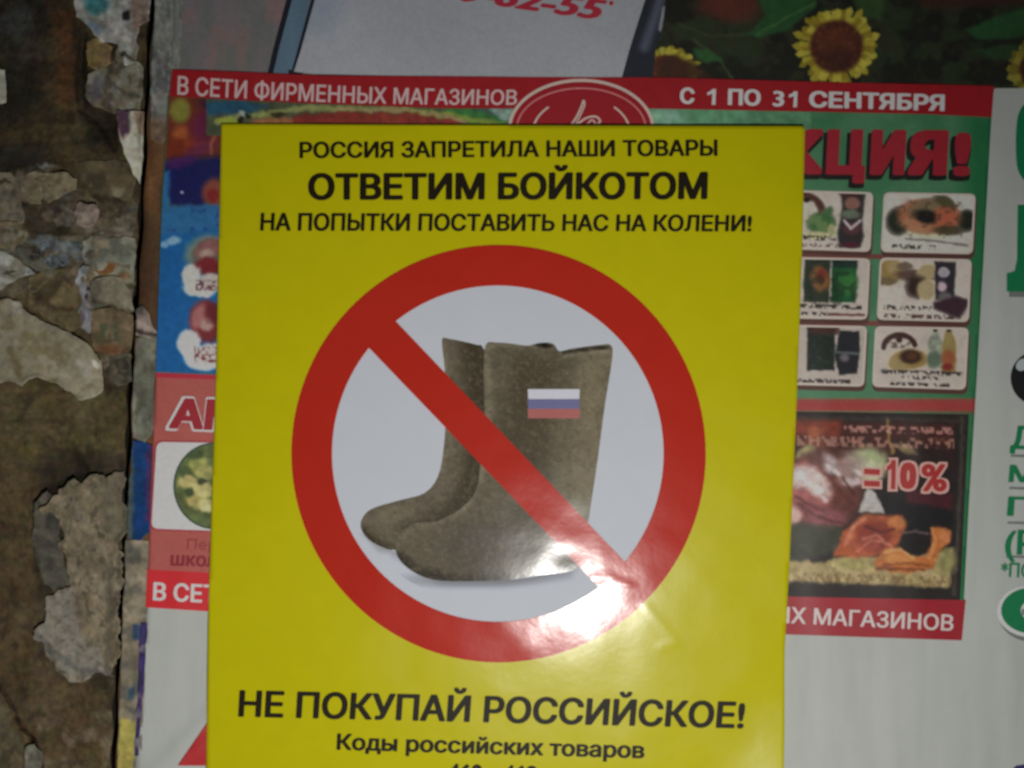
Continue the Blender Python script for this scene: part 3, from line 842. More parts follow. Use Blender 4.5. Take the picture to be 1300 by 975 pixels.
lp_.ell(220, 306, 10, 5, (118, 150, 170), -8, .5, .9).ell(208, 311, 5, 4, (100, 140, 176), 0, .5)
lp_.ell(262, 322, 26, 22, (106, 110, 92), -18, .35, .95).ell(266, 316, 20, 12, (150, 84, 82), -25, .4, .9).ell(262, 322, 9, 6, (180, 150, 132), 0, .5).ell(264, 338, 18, 11, (128, 26, 34), 0, .35)
lp_.ell(243, 350, 12, 15, (178, 176, 170), 12, .2).ell(252, 368, 20, 9, (182, 180, 174), 10, .2).ell(268, 358, 14, 12, (186, 176, 168), 0, .2)
lp_.scribble(248, 356, 290, 369, (96, 28, 44), 5, 0, 3.2, 3.0, .42, .9)
lp_.ell(262, 408, 22, 27, (130, 36, 40), 0, .2).ell(252, 402, 9, 17, (186, 112, 112), 20, .4, .9).ell(262, 412, 8, 9, (192, 150, 138), 20, .4).ell(272, 398, 12, 12, (104, 24, 34), 0, .5, .8)
lp_.ell(240, 436, 15, 17, (176, 182, 190), 0, .2).ell(256, 458, 22, 12, (180, 184, 190), 10, .2).ell(270, 450, 20, 14, (190, 182, 178), 0, .2)
lp_.scribble(246, 440, 290, 450, (120, 34, 40), 8, 0, 3.2, 3.2, .45, .9).scribble(246, 450, 290, 460, (128, 20, 26), 9, 0, 3.6, 3.4, .38, .95)
lp_.tone = ('warm', .78)
patch('food_picture', [(215, 122), (300, 127.5), (300, 476), (198, 473), (199, 440), (206, 260)], lambda X, Y: HF(X, Y) + .00009, fm, 1.5, fly, lp_, at=(240, 300), kf=.82, thick=0)
# strip of dishes under the banner
st = Paint((40, 70, 60))
st.tone = ('all', .85)
st.poly([(255, 125), (400, 128), (600, 134), (600, 175), (260, 175)], (58, 66, 44), 3).poly([(252, 128), (310, 127), (340, 136), (310, 146), (262, 146)], (22, 64, 88), 4)
st.line([(275, 156), (300, 149), (330, 146), (380, 138), (440, 138), (520, 139)], 6, (112, 118, 62), 3).ell(292, 154, 16, 4, (120, 132, 30), 0, .4)
st.ell(306, 146, 4, 5, (130, 140, 130), 0, .4).ell(314, 148, 4, 4, (24, 26, 18), 0, .4).ell(306, 152, 4, 4, (26, 24, 14), 0, .4).ell(352, 146, 10, 3, (44, 40, 18), 0, .4)
st.ell(350, 158, 32, 9, (138, 84, 46), 0, .3).poly([(370, 147), (420, 142), (560, 144), (592, 156), (592, 170), (376, 170)], (112, 32, 24), 3).mottle(30, 6, .5, .7, (140, 60, 30), .5, [(370, 147), (560, 144), (592, 160), (376, 170)])
st.poly([(560, 138), (596, 138), (640, 150), (650, 160), (600, 164)], (40, 96, 40), 3).line([(520, 140), (580, 148), (640, 160)], 6, (104, 124, 40), 3).line([(430, 138), (520, 140), (560, 146), (590, 154)], 3, (130, 112, 70), 2)
st.poly([(620, 138), (666, 138), (652, 156), (636, 152)], (104, 130, 118), 3)
patch('dish_picture', [(262, 125.5), (300, 127), (400, 131.5), (560, 137.5), (668, 137.8), (668, 172), (262, 172)], lambda X, Y: HF(X, Y) + .00013, fm, 1.6, fly, st, at=(450, 145), thick=0)
patch('green_picture', [(812, 138), (860, 138.5), (1030, 142), (1030, 175), (812, 175)], lambda X, Y: HF(X, Y) + .00010, fm, 3, fly,
      Paint((66, 104, 78)).ell(842, 148, 26, 10, (98, 128, 112), 0, .5, .8).ell(975, 158, 20, 3, (34, 50, 34), 0, .5, .7).poly([(960, 130), (1040, 130), (1040, 180), (960, 180)], (54, 88, 62), 40, .9).vary(30, 3, .12), at=(930, 150), thick=0)
# logo
oval = mat('logo_red_ink', col((104, 16, 22), (740, 130)), **gloss)
pale = mat('logo_pale_ink', col((170, 128, 120), (740, 130)), rough=.5)
ink_poly('logo_oval', [[ellipse(738, 164, 93, 64)]], HF, .00016, pale, fly)
ink_poly('logo_field', [[ellipse(738, 164, 89, 60)]], HF, .00021, oval, fly)
dim = mat('logo_dim_ink', col((156, 84, 84), (740, 130)), rough=.5)
ink_poly('logo_ring', [[ellipse(738, 164, 83, 53), ellipse(738, 164, 81, 51)]], HF, .00026, dim, fly)
ink_poly('logo_script', [[band(ellipse(738, 170, 62, 46, 10, 196, 228), 2.5)], [band(ellipse(738, 170, 62, 46, 10, 312, 344), 2.5)],
         [band(spline([(741, 127), (737, 138), (731, 150), (724, 160)], 4, False), 2.6)], [band(spline([(741, 127), (742, 134), (734, 152), (729, 162)], 4, False), 2.0)],
         [band(spline([(733, 158), (744, 150), (756, 148), (762, 154), (754, 160)], 4, False), 2.6)], [band(spline([(742, 162), (752, 152), (758, 163)], 4, False), 2)],
         [band(spline([(700, 163), (710, 158), (718, 162)], 4, False), 2.4)]], HF, .00026, pale, fly)
# АКЦИЯ!
redk = mat('promo_red_ink', col((98, 19, 27), (1130, 195)), rough=.45, spec=.4, grain=.08)
dk = mat('promo_shadow_ink', (.012, .008, .007), rough=.5)
for ch, xa, xb in (('А', 925, 981), ('К', 986, 1045), ('Ц', 1049, 1099), ('И', 1105, 1149), ('Я', 1153, 1203), ('!', 1211, 1232)):
    ya = 163 + (xa - 925) * .008
    q = [(xa + 2, ya), (xb + 2, ya + .4), (xb - 1, ya + 58), (xa - 1, ya + 57.6)]
    th = .075 if ch != '!' else .05
    lettering(ch, [(x - 3, y + 5) for x, y in q], HF, .00005, dk, fly, off=th + .035, refoff=th, name='headline_shadow')
    lettering(ch, q, HF, .00012, redk, fly, off=th, name='headline_letter')

# product panels
panel_mat = mat('panel_cream_ink', col((148, 139, 131), (1150, 370)), rough=.45, spec=.4, grain=.04)
shade_mat = mat('panel_shadow_ink', col((58, 34, 28), (1150, 370)), rough=.5)
pm = mat('product_print', None, grain=.06, gsc=700, **gloss)
W0 = (148, 139, 131)
def cap(p_, x0, y0, x1, y1, seed, c=(34, 26, 26), **kw):
    return p_.scribble(x0, y0, x1, y1, c, seed, .03, 3.0, 3.0, .36, .9, **kw)
P = []
a = Paint(W0, .45, .03).ell(1022, 262, 26, 18, (84, 44, 34), 20, .12).ell(1020, 266, 20, 15, W0, 20, .15).ell(1024, 254, 5, 3, (40, 20, 18), 0, .3)
a.ell(1043, 283, 17, 13, (62, 116, 52), 0, .3).mottle(7, 3, .5, .6, (120, 150, 90), .7, [(1026, 268), (1062, 268), (1062, 298), (1026, 298)]).ell(1050, 272, 5, 10, (60, 110, 60), 30, .4, .8)
a.ell(1038, 299, 14, 5, (150, 146, 110), 0, .4).ell(1056, 292, 5, 8, (160, 160, 110), 0, .4)
a.poly([(1068, 244), (1098, 244), (1096, 268), (1094, 282), (1096, 300), (1092, 314), (1066, 314), (1064, 296), (1068, 278), (1070, 262)], (48, 42, 42), 2.5)
a.ell(1082, 258, 10, 8, (150, 100, 86), 0, .3).ell(1080, 272, 12, 6, (108, 122, 100), 0, .4).ell(1082, 290, 11, 8, (96, 52, 56), 0, .4).line([(1072, 280), (1080, 290), (1092, 280)], 3, (160, 150, 150), 2, .9).ell(1080, 246, 13, 4, (80, 40, 36), 0, .4).ell(1080, 311, 11, 4, (84, 26, 40), 0, .4)
cap(a, 1000, 298, 1062, 304, 4); cap(a, 1000, 308, 1070, 312, 6, (90, 40, 40))
P.append(((993, 241), (1109, 244), (1105, 320), (989, 316), a, (1060, 280)))
a = Paint(W0, .45, .03).ell(1180, 280, 46, 22, (150, 140, 110), 2, .2, .8).ell(1140, 281, 14, 16, (30, 38, 22), 0, .3).ell(1228, 280, 12, 13, (28, 34, 24), 0, .3).ell(1180, 274, 40, 21, (172, 98, 62), 4, .2)
a.ell(1164, 286, 22, 9, (184, 120, 82), 10, .4, .9).ell(1175, 262, 24, 9, (120, 104, 72), -20, .4, .9).ell(1200, 256, 14, 7, (74, 70, 38), 30, .4, .9).ell(1176, 275, 15, 9, (24, 20, 16), 10, .35).ell(1202, 276, 14, 12, (188, 88, 56), 0, .4, .9).ell(1205, 292, 20, 6, (60, 54, 30), 0, .4, .8).mottle(5, 8, .62, .7, (60, 50, 30), .5, [(1140, 255), (1220, 255), (1220, 300), (1140, 300)])
a.line([(1150, 303), (1190, 306), (1228, 312)], 2, (110, 106, 100), 2, .7)
cap(a, 1132, 310, 1188, 315, 14)
P.append(((1122, 244), (1239, 246), (1235, 323), (1118, 320), a, (1180, 285)))
a = Paint(W0, .45, .03).poly([(1022, 328), (1054, 329), (1052, 384), (1020, 383)], (40, 54, 34), 1.5).ell(1041, 354, 12, 16, (150, 92, 40), -15, .3).ell(1043, 350, 6, 9, (140, 40, 24), 10, .4)
a.poly([(1057, 329), (1088, 330), (1086, 384), (1055, 383)], (20, 92, 44), 1.5).ell(1076, 360, 12, 16, (52, 136, 50), 0, .5, .9).poly([(1057, 329), (1088, 330), (1088, 340), (1057, 340)], (24, 44, 40), 2, .8).mottle(8, 6, .5, .6, (16, 40, 26), .5, [(1022, 328), (1088, 328), (1086, 384), (1022, 384)])
cap(a, 1000, 385, 1094, 390, 21); cap(a, 1000, 395, 1050, 399, 22); a.line([(1052, 399), (1098, 400)], 2, (110, 40, 40), 1.5, .8)
P.append(((988, 326), (1105, 328), (1101, 406), (984, 404), a, (1055, 365)))
a = Paint(W0, .45, .03).ell(1130, 345, 14, 15, (158, 126, 60), 0, .3).ell(1136, 340, 10, 10, (176, 150, 92), 0, .4).ell(1160, 350, 24, 7, (80, 50, 40), 5, .4, .8).ell(1148, 338, 10, 5, (118, 96, 72), 0, .4).ell(1176, 346, 14, 10, (168, 148, 104), -30, .3).ell(1165, 364, 14, 13, (50, 30, 22), 20, .4).ell(1176, 368, 12, 13, (186, 166, 120), 10, .3).ell(1126, 357, 12, 5, (120, 100, 60), 0, .4)
a.poly([(1187, 332), (1213, 333), (1211, 380), (1188, 380)], (44, 38, 46), 2).ell(1198, 346, 7, 6, (170, 160, 170), 0, .3).ell(1196, 364, 6, 7, (150, 130, 140), 0, .4).ell(1200, 377, 9, 6, (110, 104, 104), 0, .4).poly([(1186, 384), (1214, 376), (1232, 382), (1218, 404), (1206, 400), (1186, 392)], (60, 32, 44), 3)
cap(a, 1122, 387, 1186, 393, 31); cap(a, 1122, 398, 1212, 404, 32, (80, 40, 40))
P.append(((1117, 327), (1234, 329), (1230, 409), (1113, 406), a, (1175, 368)))
a = Paint(W0, .45, .03).poly([(1026, 414), (1060, 416), (1059, 470), (1024, 470)], (28, 42, 32), 1.5).poly([(1024, 412), (1066, 412), (1064, 424), (1030, 424)], (92, 40, 30), 3, .8).poly([(1066, 420), (1091, 421), (1091, 450), (1088, 474), (1066, 476), (1060, 452)], (34, 36, 42), 1.5)
a.mottle(7, 9, .55, .65, (60, 80, 70), .6, [(1026, 424), (1058, 424), (1058, 466), (1026, 466)]).ell(1072, 454, 6, 5, (120, 112, 120), 0, .5).line([(1062, 447), (1090, 449)], 2, (120, 130, 130), 1.5, .8)
cap(a, 1000, 480, 1080, 485, 41)
P.append(((984, 412), (1101, 414), (1097, 491), (980, 488), a, (1050, 450)))
a = Paint(W0, .45, .03).line(ellipse(1142, 442, 20, 17, 16, 185, 345), 6, (72, 36, 28), 1.5).ell(1142, 431, 4, 4, (66, 30, 24), 0, .3).scribble(1130, 434, 1156, 442, (100, 80, 60), 3, 0, 3, 3, .45, .8)
a.ell(1155, 456, 22, 12, (170, 136, 60), 0, .35).ell(1140, 462, 12, 8, (178, 150, 90), 0, .4).ell(1156, 453, 14, 9, (58, 30, 14), 0, .3).ell(1158, 452, 7, 5, (100, 48, 18), 0, .4)
a.poly([(1184, 420), (1190, 420), (1196, 434), (1196, 468), (1178, 468), (1178, 436)], (126, 134, 116), 2).ell(1186, 456, 8, 9, (90, 120, 90), 0, .4, .8).poly([(1201, 420), (1208, 420), (1214, 436), (1213, 472), (1196, 474), (1196, 438)], (168, 146, 76), 2).ell(1204, 454, 9, 10, (176, 84, 48), 0, .4, .9).ell(1187, 418, 3, 3, (50, 24, 26), 0, .3).ell(1205, 419, 3, 3, (66, 28, 26), 0, .3).ell(1203, 466, 7, 5, (150, 40, 34), 0, .4)
cap(a, 1118, 469, 1222, 474, 51); cap(a, 1145, 477, 1192, 481, 52); cap(a, 1130, 485, 1206, 490, 53)
P.append(((1111, 414), (1230, 416), (1226, 495), (1107, 491), a, (1170, 455)))
panel = None
for k, (tl, tr, br, bl, a, cen) in enumerate(P):
    quad = [tl, tr, br, bl]
    sh = [(x + 2 * (i in (1, 2)), y + (6 if i in (2, 3) else 3)) for i, (x, y) in enumerate(quad)]
    panel = ink_poly('product_panel', [[rrect(quad, 8)]], HF, .00015, panel_mat, fly)
    if k == 0:
        pass
    patch('panel_shadow', rrect(sh, 8), lambda X, Y: HF(X, Y) + .00008, shade_mat, 4, fly, thick=0)
    c = np.mean(quad, 0)
    a.tone = ('panel', .70)
    a.ops.insert(0, ('v', 30, 5, .04))
    inner = [(np.array(v) - c) * (.955, .93) + c for v in quad]
    pr = patch('product_picture', rrect(inner, 5), lambda X, Y: HF(X, Y) + .0002, pm, 1.3, None, a, at=cen, thick=0)
    pr.parent = panel
    pr.location = (0, 0, 0)
    pr.matrix_parent_inverse.identity()
# brown-red bars between the panel rows
bb = mat('brown_red_ink', col((84, 44, 38), (1150, 400)), rough=.5)
for y in (320.5, 405.5):
    ink_poly('divider_bar', [[[(1006, y), (1228, y + 4), (1228, y + 10), (1006, y + 7)]]], HF, .00006, bb, fly)

# discount picture
dp = Paint((34, 28, 26), 1.1, .06)
F0 = [(990, 522), (1230, 526), (1219, 762), (984, 757)]
inn = [(1012, 534), (1212, 538), (1207, 746), (1000, 738)]
dp.line([(1222, 530), (1218, 640), (1211, 756)], 3, (66, 58, 50), 2, .8).line([(1004, 530), (1220, 534)], 3, (66, 52, 46), 2, .6)
dp.poly([(1000, 534), (1212, 538), (1210, 600), (1000, 600)], (62, 26, 20), 3).poly([(1000, 532), (1068, 534), (1066, 556), (1000, 552)], (120, 42, 24), 5).ell(1034, 548, 10, 7, (160, 80, 40), 0, .5, .8)
dp.poly([(1130, 560), (1212, 570), (1212, 640), (1120, 640)], (30, 18, 18), 8, .8).poly([(1150, 622), (1210, 628), (1208, 650), (1150, 648)], (72, 16, 28), 4, .9)
dp.poly([(1108, 630), (1212, 648), (1208, 706), (1130, 700)], (18, 16, 18), 5)
dp.ell(1036, 562, 14, 8, (150, 70, 36), 20, .5, .6)
dp.ell(1100, 590, 28, 22, (150, 158, 112), -10, .35).ell(1104, 600, 16, 14, (176, 180, 140), 0, .4).ell(1150, 570, 14, 5, (160, 140, 90), 20, .5, .7).line([(1128, 534), (1128, 560), (1134, 575)], 3, (170, 130, 60), 2, .7).ell(1023, 574, 14, 7, (150, 150, 90), -25, .4)
dp.ell(1058, 616, 34, 48, (98, 48, 40), -25, .25).ell(1080, 596, 20, 22, (152, 130, 124), 0, .4, .8).ell(1052, 588, 10, 14, (170, 158, 164), -30, .4, .8).ell(1082, 612, 12, 5, (190, 170, 170), 0, .4, .8).ell(1030, 586, 16, 14, (90, 50, 44), 0, .4, .8)
dp.ell(1020, 622, 32, 38, (150, 76, 72), -30, .25).ell(1034, 612, 26, 14, (196, 176, 172), 45, .35, .9).ell(1014, 606, 14, 14, (188, 180, 176), 0, .4, .8).ell(1026, 652, 24, 14, (112, 46, 46), 0, .4, .9).ell(1050, 660, 26, 14, (128, 66, 70), 0, .3).ell(1006, 655, 12, 12, (190, 150, 140), 0, .4)
dp.poly([(1000, 664), (1070, 668), (1066, 700), (1000, 716)], (56, 58, 44), 5, .9).poly([(1090, 650), (1100, 620), (1112, 626), (1124, 652)], (170, 164, 160), 2)
dp.poly([(1000, 712), (1040, 714), (1084, 704), (1140, 712), (1190, 700), (1211, 696), (1206, 746), (1000, 738)], (156, 136, 86), 3)
dp.mottle(12, 3, .5, .65, (178, 156, 110), .7, [(1000, 712), (1206, 702), (1204, 744), (1000, 738)]).ell(1084, 716, 22, 8, (140, 132, 70), 0, .4, .8).ell(1202, 712, 12, 16, (130, 126, 70), 0, .5, .9)
dp.poly([(1058, 706), (1070, 676), (1096, 652), (1146, 656), (1150, 668), (1140, 692), (1110, 706), (1090, 708)], (170, 78, 38), 3).ell(1110, 680, 22, 20, (126, 40, 26), 10, .35, .95).ell(1100, 690, 16, 10, (150, 62, 44), 0, .4, .8).ell(1138, 664, 12, 8, (186, 104, 48), 0, .4).line([(1088, 700), (1106, 686), (1130, 690)], 2, (190, 104, 80), 2, .7)
dp.poly([(1108, 716), (1122, 696), (1140, 694), (1156, 706), (1176, 706), (1182, 690), (1184, 668), (1192, 668), (1208, 674), (1206, 688), (1192, 700), (1184, 722), (1150, 728), (1120, 724)], (178, 96, 38), 2.5)
dp.ell(1140, 710, 20, 6, (196, 124, 56), 5, .4, .8).line([(1120, 718), (1150, 714), (1178, 718)], 2, (120, 56, 24), 2, .8).ell(1163, 690, 16, 11, (24, 16, 18), 0, .35).ell(1200, 680, 7, 9, (190, 110, 64), 0, .4, .8)
for x, y, r_ in ((1016, 604, 4), (1028, 612, 4), (1040, 622, 4), (1046, 634, 3), (1052, 592, 3), (1062, 600, 3), (1090, 600, 3)):
    dp.ell(x, y, r_ * 1.8, r_, (206, 192, 188), 40, .5, .75)
for x0, y0, x1, y1 in ((1010, 630, 1046, 648), (1014, 640, 1040, 656), (1040, 655, 1072, 664), (1064, 620, 1086, 644), (1070, 606, 1090, 632)):
    dp.line([(x0, y0), ((x0 + x1) / 2, (y0 + y1) / 2 + 2), (x1, y1)], 2.2, (84, 34, 36), 2, .75)
dp.line([(1074, 690), (1082, 670), (1098, 658)], 4, (196, 116, 84), 3, .8).line([(1100, 668), (1118, 676), (1134, 672)], 3, (92, 24, 16), 2, .8).line([(1096, 684), (1112, 680), (1128, 690), (1136, 700)], 3, (186, 104, 84), 2, .7)
dp.line([(1124, 700), (1142, 698), (1160, 708)], 3, (216, 150, 84), 2, .8).line([(1112, 722), (1140, 722), (1172, 724)], 3, (112, 52, 22), 2, .8).line([(1184, 672), (1188, 690), (1180, 708)], 3, (206, 128, 70), 2, .8).line([(1146, 676), (1164, 674), (1178, 678)], 2, (120, 92, 90), 2, .7)
dp.vary(6, 71, .12)
dp.scribble(1072, 540, 1210, 549, (196, 136, 126), 61, .02, 3.4, 4, .36, .85).scribble(1012, 553, 1212, 566, (178, 126, 108), 62, .02, 4.0, 5, .34, .8)
dp.scribble(1006, 726, 1206, 738, (110, 80, 44), 63, .03, 3.2, 5, .42, .75)
dp.tone = ('all', .92)
patch('discount_picture', F0, lambda X, Y: HF(X, Y) + .0001, fm, 1.5, fly, dp, at=(1110, 640), thick=0)
pko = mat('percent_outline_ink', col((176, 128, 120), (1160, 605)), rough=.5)
pri = mat('percent_red_ink', col((132, 32, 30), (1160, 605)), rough=.5)
for body, xa, xb, ya, yb in (('0', 1143, 1164, 585, 621), ('%', 1170, 1203, 587, 624)):
    qq = [(xa, ya), (xb, ya + .6), (xb - 1, yb), (xa - 1, yb - .6)]
    qo = [(xa - 3, ya - 3), (xb + 3, ya - 2.4), (xb + 2, yb + 3), (xa - 4, yb + 2.4)]
    th = .07 if body == '0' else .04
    lettering(body, qo, HF, .0002, pko, fly, off=th + .05, name='percent_outline')
    lettering(body, qq, HF, .00026, pri, fly, off=th, name='percent_lettering')
one = numeral_one(1126, 584, 11.5, 37, .5)
ink_poly('percent_outline', [[numeral_one(1122.5, 581, 18, 43, .72)]], HF, .0002, pko, fly)
ink_poly('percent_lettering', [[one]], HF, .00026, pri, fly)
for y in (595, 610):
    ink_poly('equals_outline', [[[(1094, y - 2), (1120, y - 1), (1120, y + 11), (1094, y + 10)]]], HF, .0002, pko, fly)
    ink_poly('equals_bar', [[[(1097, y), (1117, y + 1), (1117, y + 8), (1097, y + 7)]]], HF, .00026, pri, fly)
# lower banner
red2 = mat('lower_banner_ink', col((132, 26, 36), (1100, 780)), grain=.08, gsc=300, rough=.4, spec=.5)
ink_poly('lower_banner', [[[(1226, 762), (1221, 813), (1000, 805.5), (700, 794), (700, 746), (984, 757)]]], HF, .00015, red2, fly)
red3 = mat('left_banner_ink', col((170, 32, 38), (225, 750)), grain=.06, gsc=300, rough=.4, spec=.5)
ink_poly('lower_banner', [[[(187, 723), (262, 727), (700, 746), (700, 794), (400, 783), (262, 776), (185, 771)]]], HF, .00006, red3, fly)
pl2 = mat('lower_pale_ink', col((206, 168, 166), (1100, 790)), rough=.5)
lettering('В СЕТИ ФИРМЕННЫХ МАГАЗИНОВ', [(724, 757), (1211, 780.5), (1210, 801), (723, 778)], HF, .0002, pl2, fly, off=.02)
lettering('В СЕТИ ФИРМЕННЫХ', [(195, 739), (500, 753), (499, 777), (194, 762)], HF, .00012, mat('left_pale_ink', col((222, 178, 174), (225, 750)), rough=.5), fly, off=.03)
# left pink block
ink_poly('red_rule', [[[(198, 473), (275, 476), (275, 482), (197, 479)]]], HF, .00012, mat('rule_red_ink', col((140, 30, 44), (230, 478)), rough=.5), fly)
lettering('АК', [(216, 503), (304, 506), (300, 549), (211, 546)], HF, .00012, mat('letter_outline_ink', col((205, 176, 170), (235, 525)), rough=.5), fly, off=.07, refoff=.05, name='headline_outline')
lettering('АК', [(219, 505), (301, 508), (297, 547), (214, 544)], HF, .00018, mat('letter_crimson_ink', col((122, 22, 32), (235, 525)), rough=.5), fly, off=.05, name='headline')
ink_poly('panel_rim', [[rrect([(197, 559), (330, 561), (330, 678), (190, 673)], 9)]], HF, .00009, mat('rim_red_ink', col((130, 40, 46), (230, 620)), rough=.5), fly)
pan = ink_poly('vegetable_panel', [[rrect([(199, 561), (330, 563), (330, 676), (192, 671)], 9)]], HF, .00013, mat('panel_grey_ink', col((166, 166, 166), (230, 620)), rough=.5), fly)
vg = Paint((74, 84, 48)).ell(252, 590, 12, 12, (120, 122, 66), 0, .3).ell(238, 612, 12, 9, (150, 140, 90), 10, .3).ell(260, 600, 11, 10, (134, 132, 78), 0, .3).ell(256, 622, 14, 11, (148, 140, 92), 0, .3).ell(248, 636, 12, 9, (138, 128, 78), 0, .3).ell(262, 642, 10, 9, (160, 150, 104), 0, .3).ell(240, 625, 7, 6, (48, 58, 32), 0, .4).ell(256, 612, 6, 4, (52, 60, 34), 0, .4).ell(246, 578, 12, 6, (54, 66, 40), 0, .4).ell(232, 598, 6, 8, (60, 74, 44), 0, .4).vary(7, 4, .2)
vp = patch('vegetable_picture', ellipse(272, 617, 50, 53, 60), lambda X, Y: HF(X, Y) + .0002, pm, 1.5, None, vg, at=(240, 610), thick=0)
vp.parent = pan; vp.location = (0, 0, 0); vp.matrix_parent_inverse.identity()
rim = ink_poly('picture_rim', [[ellipse(272, 617, 52, 55), ellipse(272, 617, 49.5, 52.5)]], HF, .00023, mat('dark_green_ink', col((46, 62, 44), (240, 610)), rough=.5), None)
rim.parent = pan; rim.location = (0, 0, 0); rim.matrix_parent_inverse.identity()
tx = mat('brown_text_ink', col((116, 40, 46), (235, 700)), rough=.5)
lettering('Пер', [(238, 684), (276, 685.5), (275, 698.5), (237, 697)], HF, .00012, tx, fly, off=.0)
lettering('школ', [(217, 700), (276, 702), (275, 720), (216, 718)], HF, .00012, mat('maroon_text_ink', col((110, 26, 38), (235, 712)), rough=.5), fly, off=.04)

# ---------------- the yellow poster
def H_yel(X, Y):
    h = .0034 + .0009 * np.exp(-(((X - 640) / 420) ** 2 + ((Y - 620) / 420) ** 2)) + .0003 * (fbm(X, Y, 200, 231, 2) - .5)
    # folds and dents that break up the glare
    h = h + .00028 * (fbm(X, Y, 62, 233, 2) - .5) + .00022 * (fbm(X, Y, 125, 239, 1) - .5)
    h = h + .006 * (X - 640) * S
    h = h + .00007 * np.exp(-((ldist(X, Y, [(735, 741), (752, 735), (770, 732), (786, 740), (800, 743)]) / 4.5) ** 2))
    h = h - .00012 * np.exp(-(((X - 716) / 22) ** 2 + ((Y - 706) / 14) ** 2))
    h = h + .00006 * np.exp(-((ldist(X, Y, [(820, 770), (850, 805), (858, 815), (840, 822)]) / 6.0) ** 2))
    e = np.minimum(np.minimum(X - (282 - (Y - 157) * .023), (1022 - (Y - 160) * .033) - X), Y - 157)
    h = h + .0009 * (fbm(X, Y, 80, 241, 2) - .38) * np.exp(-np.maximum(e, 0) / 26)
    # lower right corner lifts off
    h = h + .0035 * smooth(880, 1080, Y) * smooth(880, 1000, X)
    return h
yk = (560, 560)
inkp = dict(coat=.0, grain=.025, gsc=140, bump=.10, bsc=330, bump2=.22, b2sc=75)
yel = mat('yellow_toner_paper', col((160, 154, 4), yk), rough=.21, spec=.28, **{**inkp, 'bump2': .15})
redt = mat('red_toner', col((151, 35, 24), yk), rough=.155, spec=.34, **inkp)
whitep = mat('bare_white_paper', col((164, 168, 178), yk), rough=.75, spec=.1, grain=.015, gsc=140)
blk = mat('black_toner', col((24, 19, 8), yk), rough=.45, spec=.15)
yp = thing('boycott_poster', 'bright yellow poster with a red prohibition ring over a pair of felt boots', 'poster', at=(640, 975))
yo = [(281, 157), (450, 158), (650, 159), (850, 159.5), (1022, 160), (1019, 300), (1012, 500), (1003, 700), (996, 830), (996, 920), (995, 975), (992, 1042), (260, 1042), (262, 975), (264, 800), (270, 600), (274, 480), (278, 300)]
patch('yellow_sheet', yo, H_yel, yel, 4, yp, thick=.00012)
patch('white_disc', ellipse(632, 576, 214, 217, 120), lambda X, Y: H_yel(X, Y) + .00007, whitep, 4, yp, thick=0)
feltm = mat('printed_felt', None, rough=.17, spec=.26, **{**inkp, 'grain': .24, 'gsc': 1500})
LB = [(561, 432), (569, 430), (590, 434), (606, 438), (613, 441), (622, 470), (622, 560), (612, 640), (590, 662), (540, 690), (503, 698), (486, 695), (468, 685), (458, 670), (461, 656), (474, 645), (508, 635), (539, 626), (556, 605), (563, 571), (566, 525), (564.5, 468)]
RB = [(616.5, 438), (630, 435), (650, 436.5), (670, 439), (682, 436), (696, 435), (704, 438), (710, 446), (724, 443), (745, 440), (762, 438), (776, 438.5), (777, 457), (768, 514), (759, 582), (751, 635), (747, 662), (742, 686), (736, 704), (734, 719), (721, 726), (687, 730), (649, 736), (592, 738), (550, 736), (523, 725), (506, 709), (502, 692), (508, 677), (527, 664), (554, 662), (580, 649), (599, 632), (607, 613), (610, 582), (615, 525), (614, 476)]
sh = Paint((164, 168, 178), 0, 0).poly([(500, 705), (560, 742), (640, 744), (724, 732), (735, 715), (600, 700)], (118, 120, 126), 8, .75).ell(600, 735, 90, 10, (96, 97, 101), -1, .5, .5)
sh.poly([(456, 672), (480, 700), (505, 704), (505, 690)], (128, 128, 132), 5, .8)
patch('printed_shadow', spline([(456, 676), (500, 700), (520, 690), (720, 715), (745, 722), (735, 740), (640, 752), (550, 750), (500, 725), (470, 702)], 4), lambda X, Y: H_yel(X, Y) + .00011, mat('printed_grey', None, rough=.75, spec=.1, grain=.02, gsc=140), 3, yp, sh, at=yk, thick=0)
lb = Paint((86, 79, 64), .4, .03)
lb.poly([(585, 425), (630, 425), (628, 600), (612, 655), (575, 660), (592, 560)], (52, 44, 31), 14, .9).poly([(560, 640), (620, 600), (620, 680), (540, 690), (505, 672)], (50, 43, 31), 14, .8)
lb.line([(462, 676), (482, 694), (505, 700)], 10, (48, 42, 30), 8, .8).ell(500, 652, 26, 9, (100, 92, 72), -18, .6, .7).ell(474, 656, 12, 10, (92, 84, 68), 0, .6, .6)
lb.line([(565, 440), (568, 560), (560, 604)], 5, (108, 100, 78), 5, .6).mottle(6, 5, .45, .75, (60, 54, 42), .3).mottle(3.5, 15, .5, .8, (108, 98, 78), .4)
lb.tone = ('all', 1.05)
patch('felt_boot', spline(LB, 3), lambda X, Y: H_yel(X, Y) + .00015, feltm, 2.2, yp, lb, at=yk, thick=0)
rb = Paint((82, 75, 59), .4, .03)
rb.poly([(655, 452), (705, 455), (700, 600), (655, 660), (630, 560)], (62, 54, 38), 18, .8)
rb.poly([(735, 445), (780, 440), (760, 640), (726, 640)], (112, 102, 78), 14, .75).poly([(700, 540), (760, 520), (750, 650), (715, 660)], (98, 89, 68), 16, .5)
rb.line([(619, 440), (619, 520), (612, 600), (588, 644)], 7, (112, 104, 84), 8, .7).line([(585, 648), (556, 664), (525, 671), (508, 690)], 6, (104, 96, 80), 7, .6)
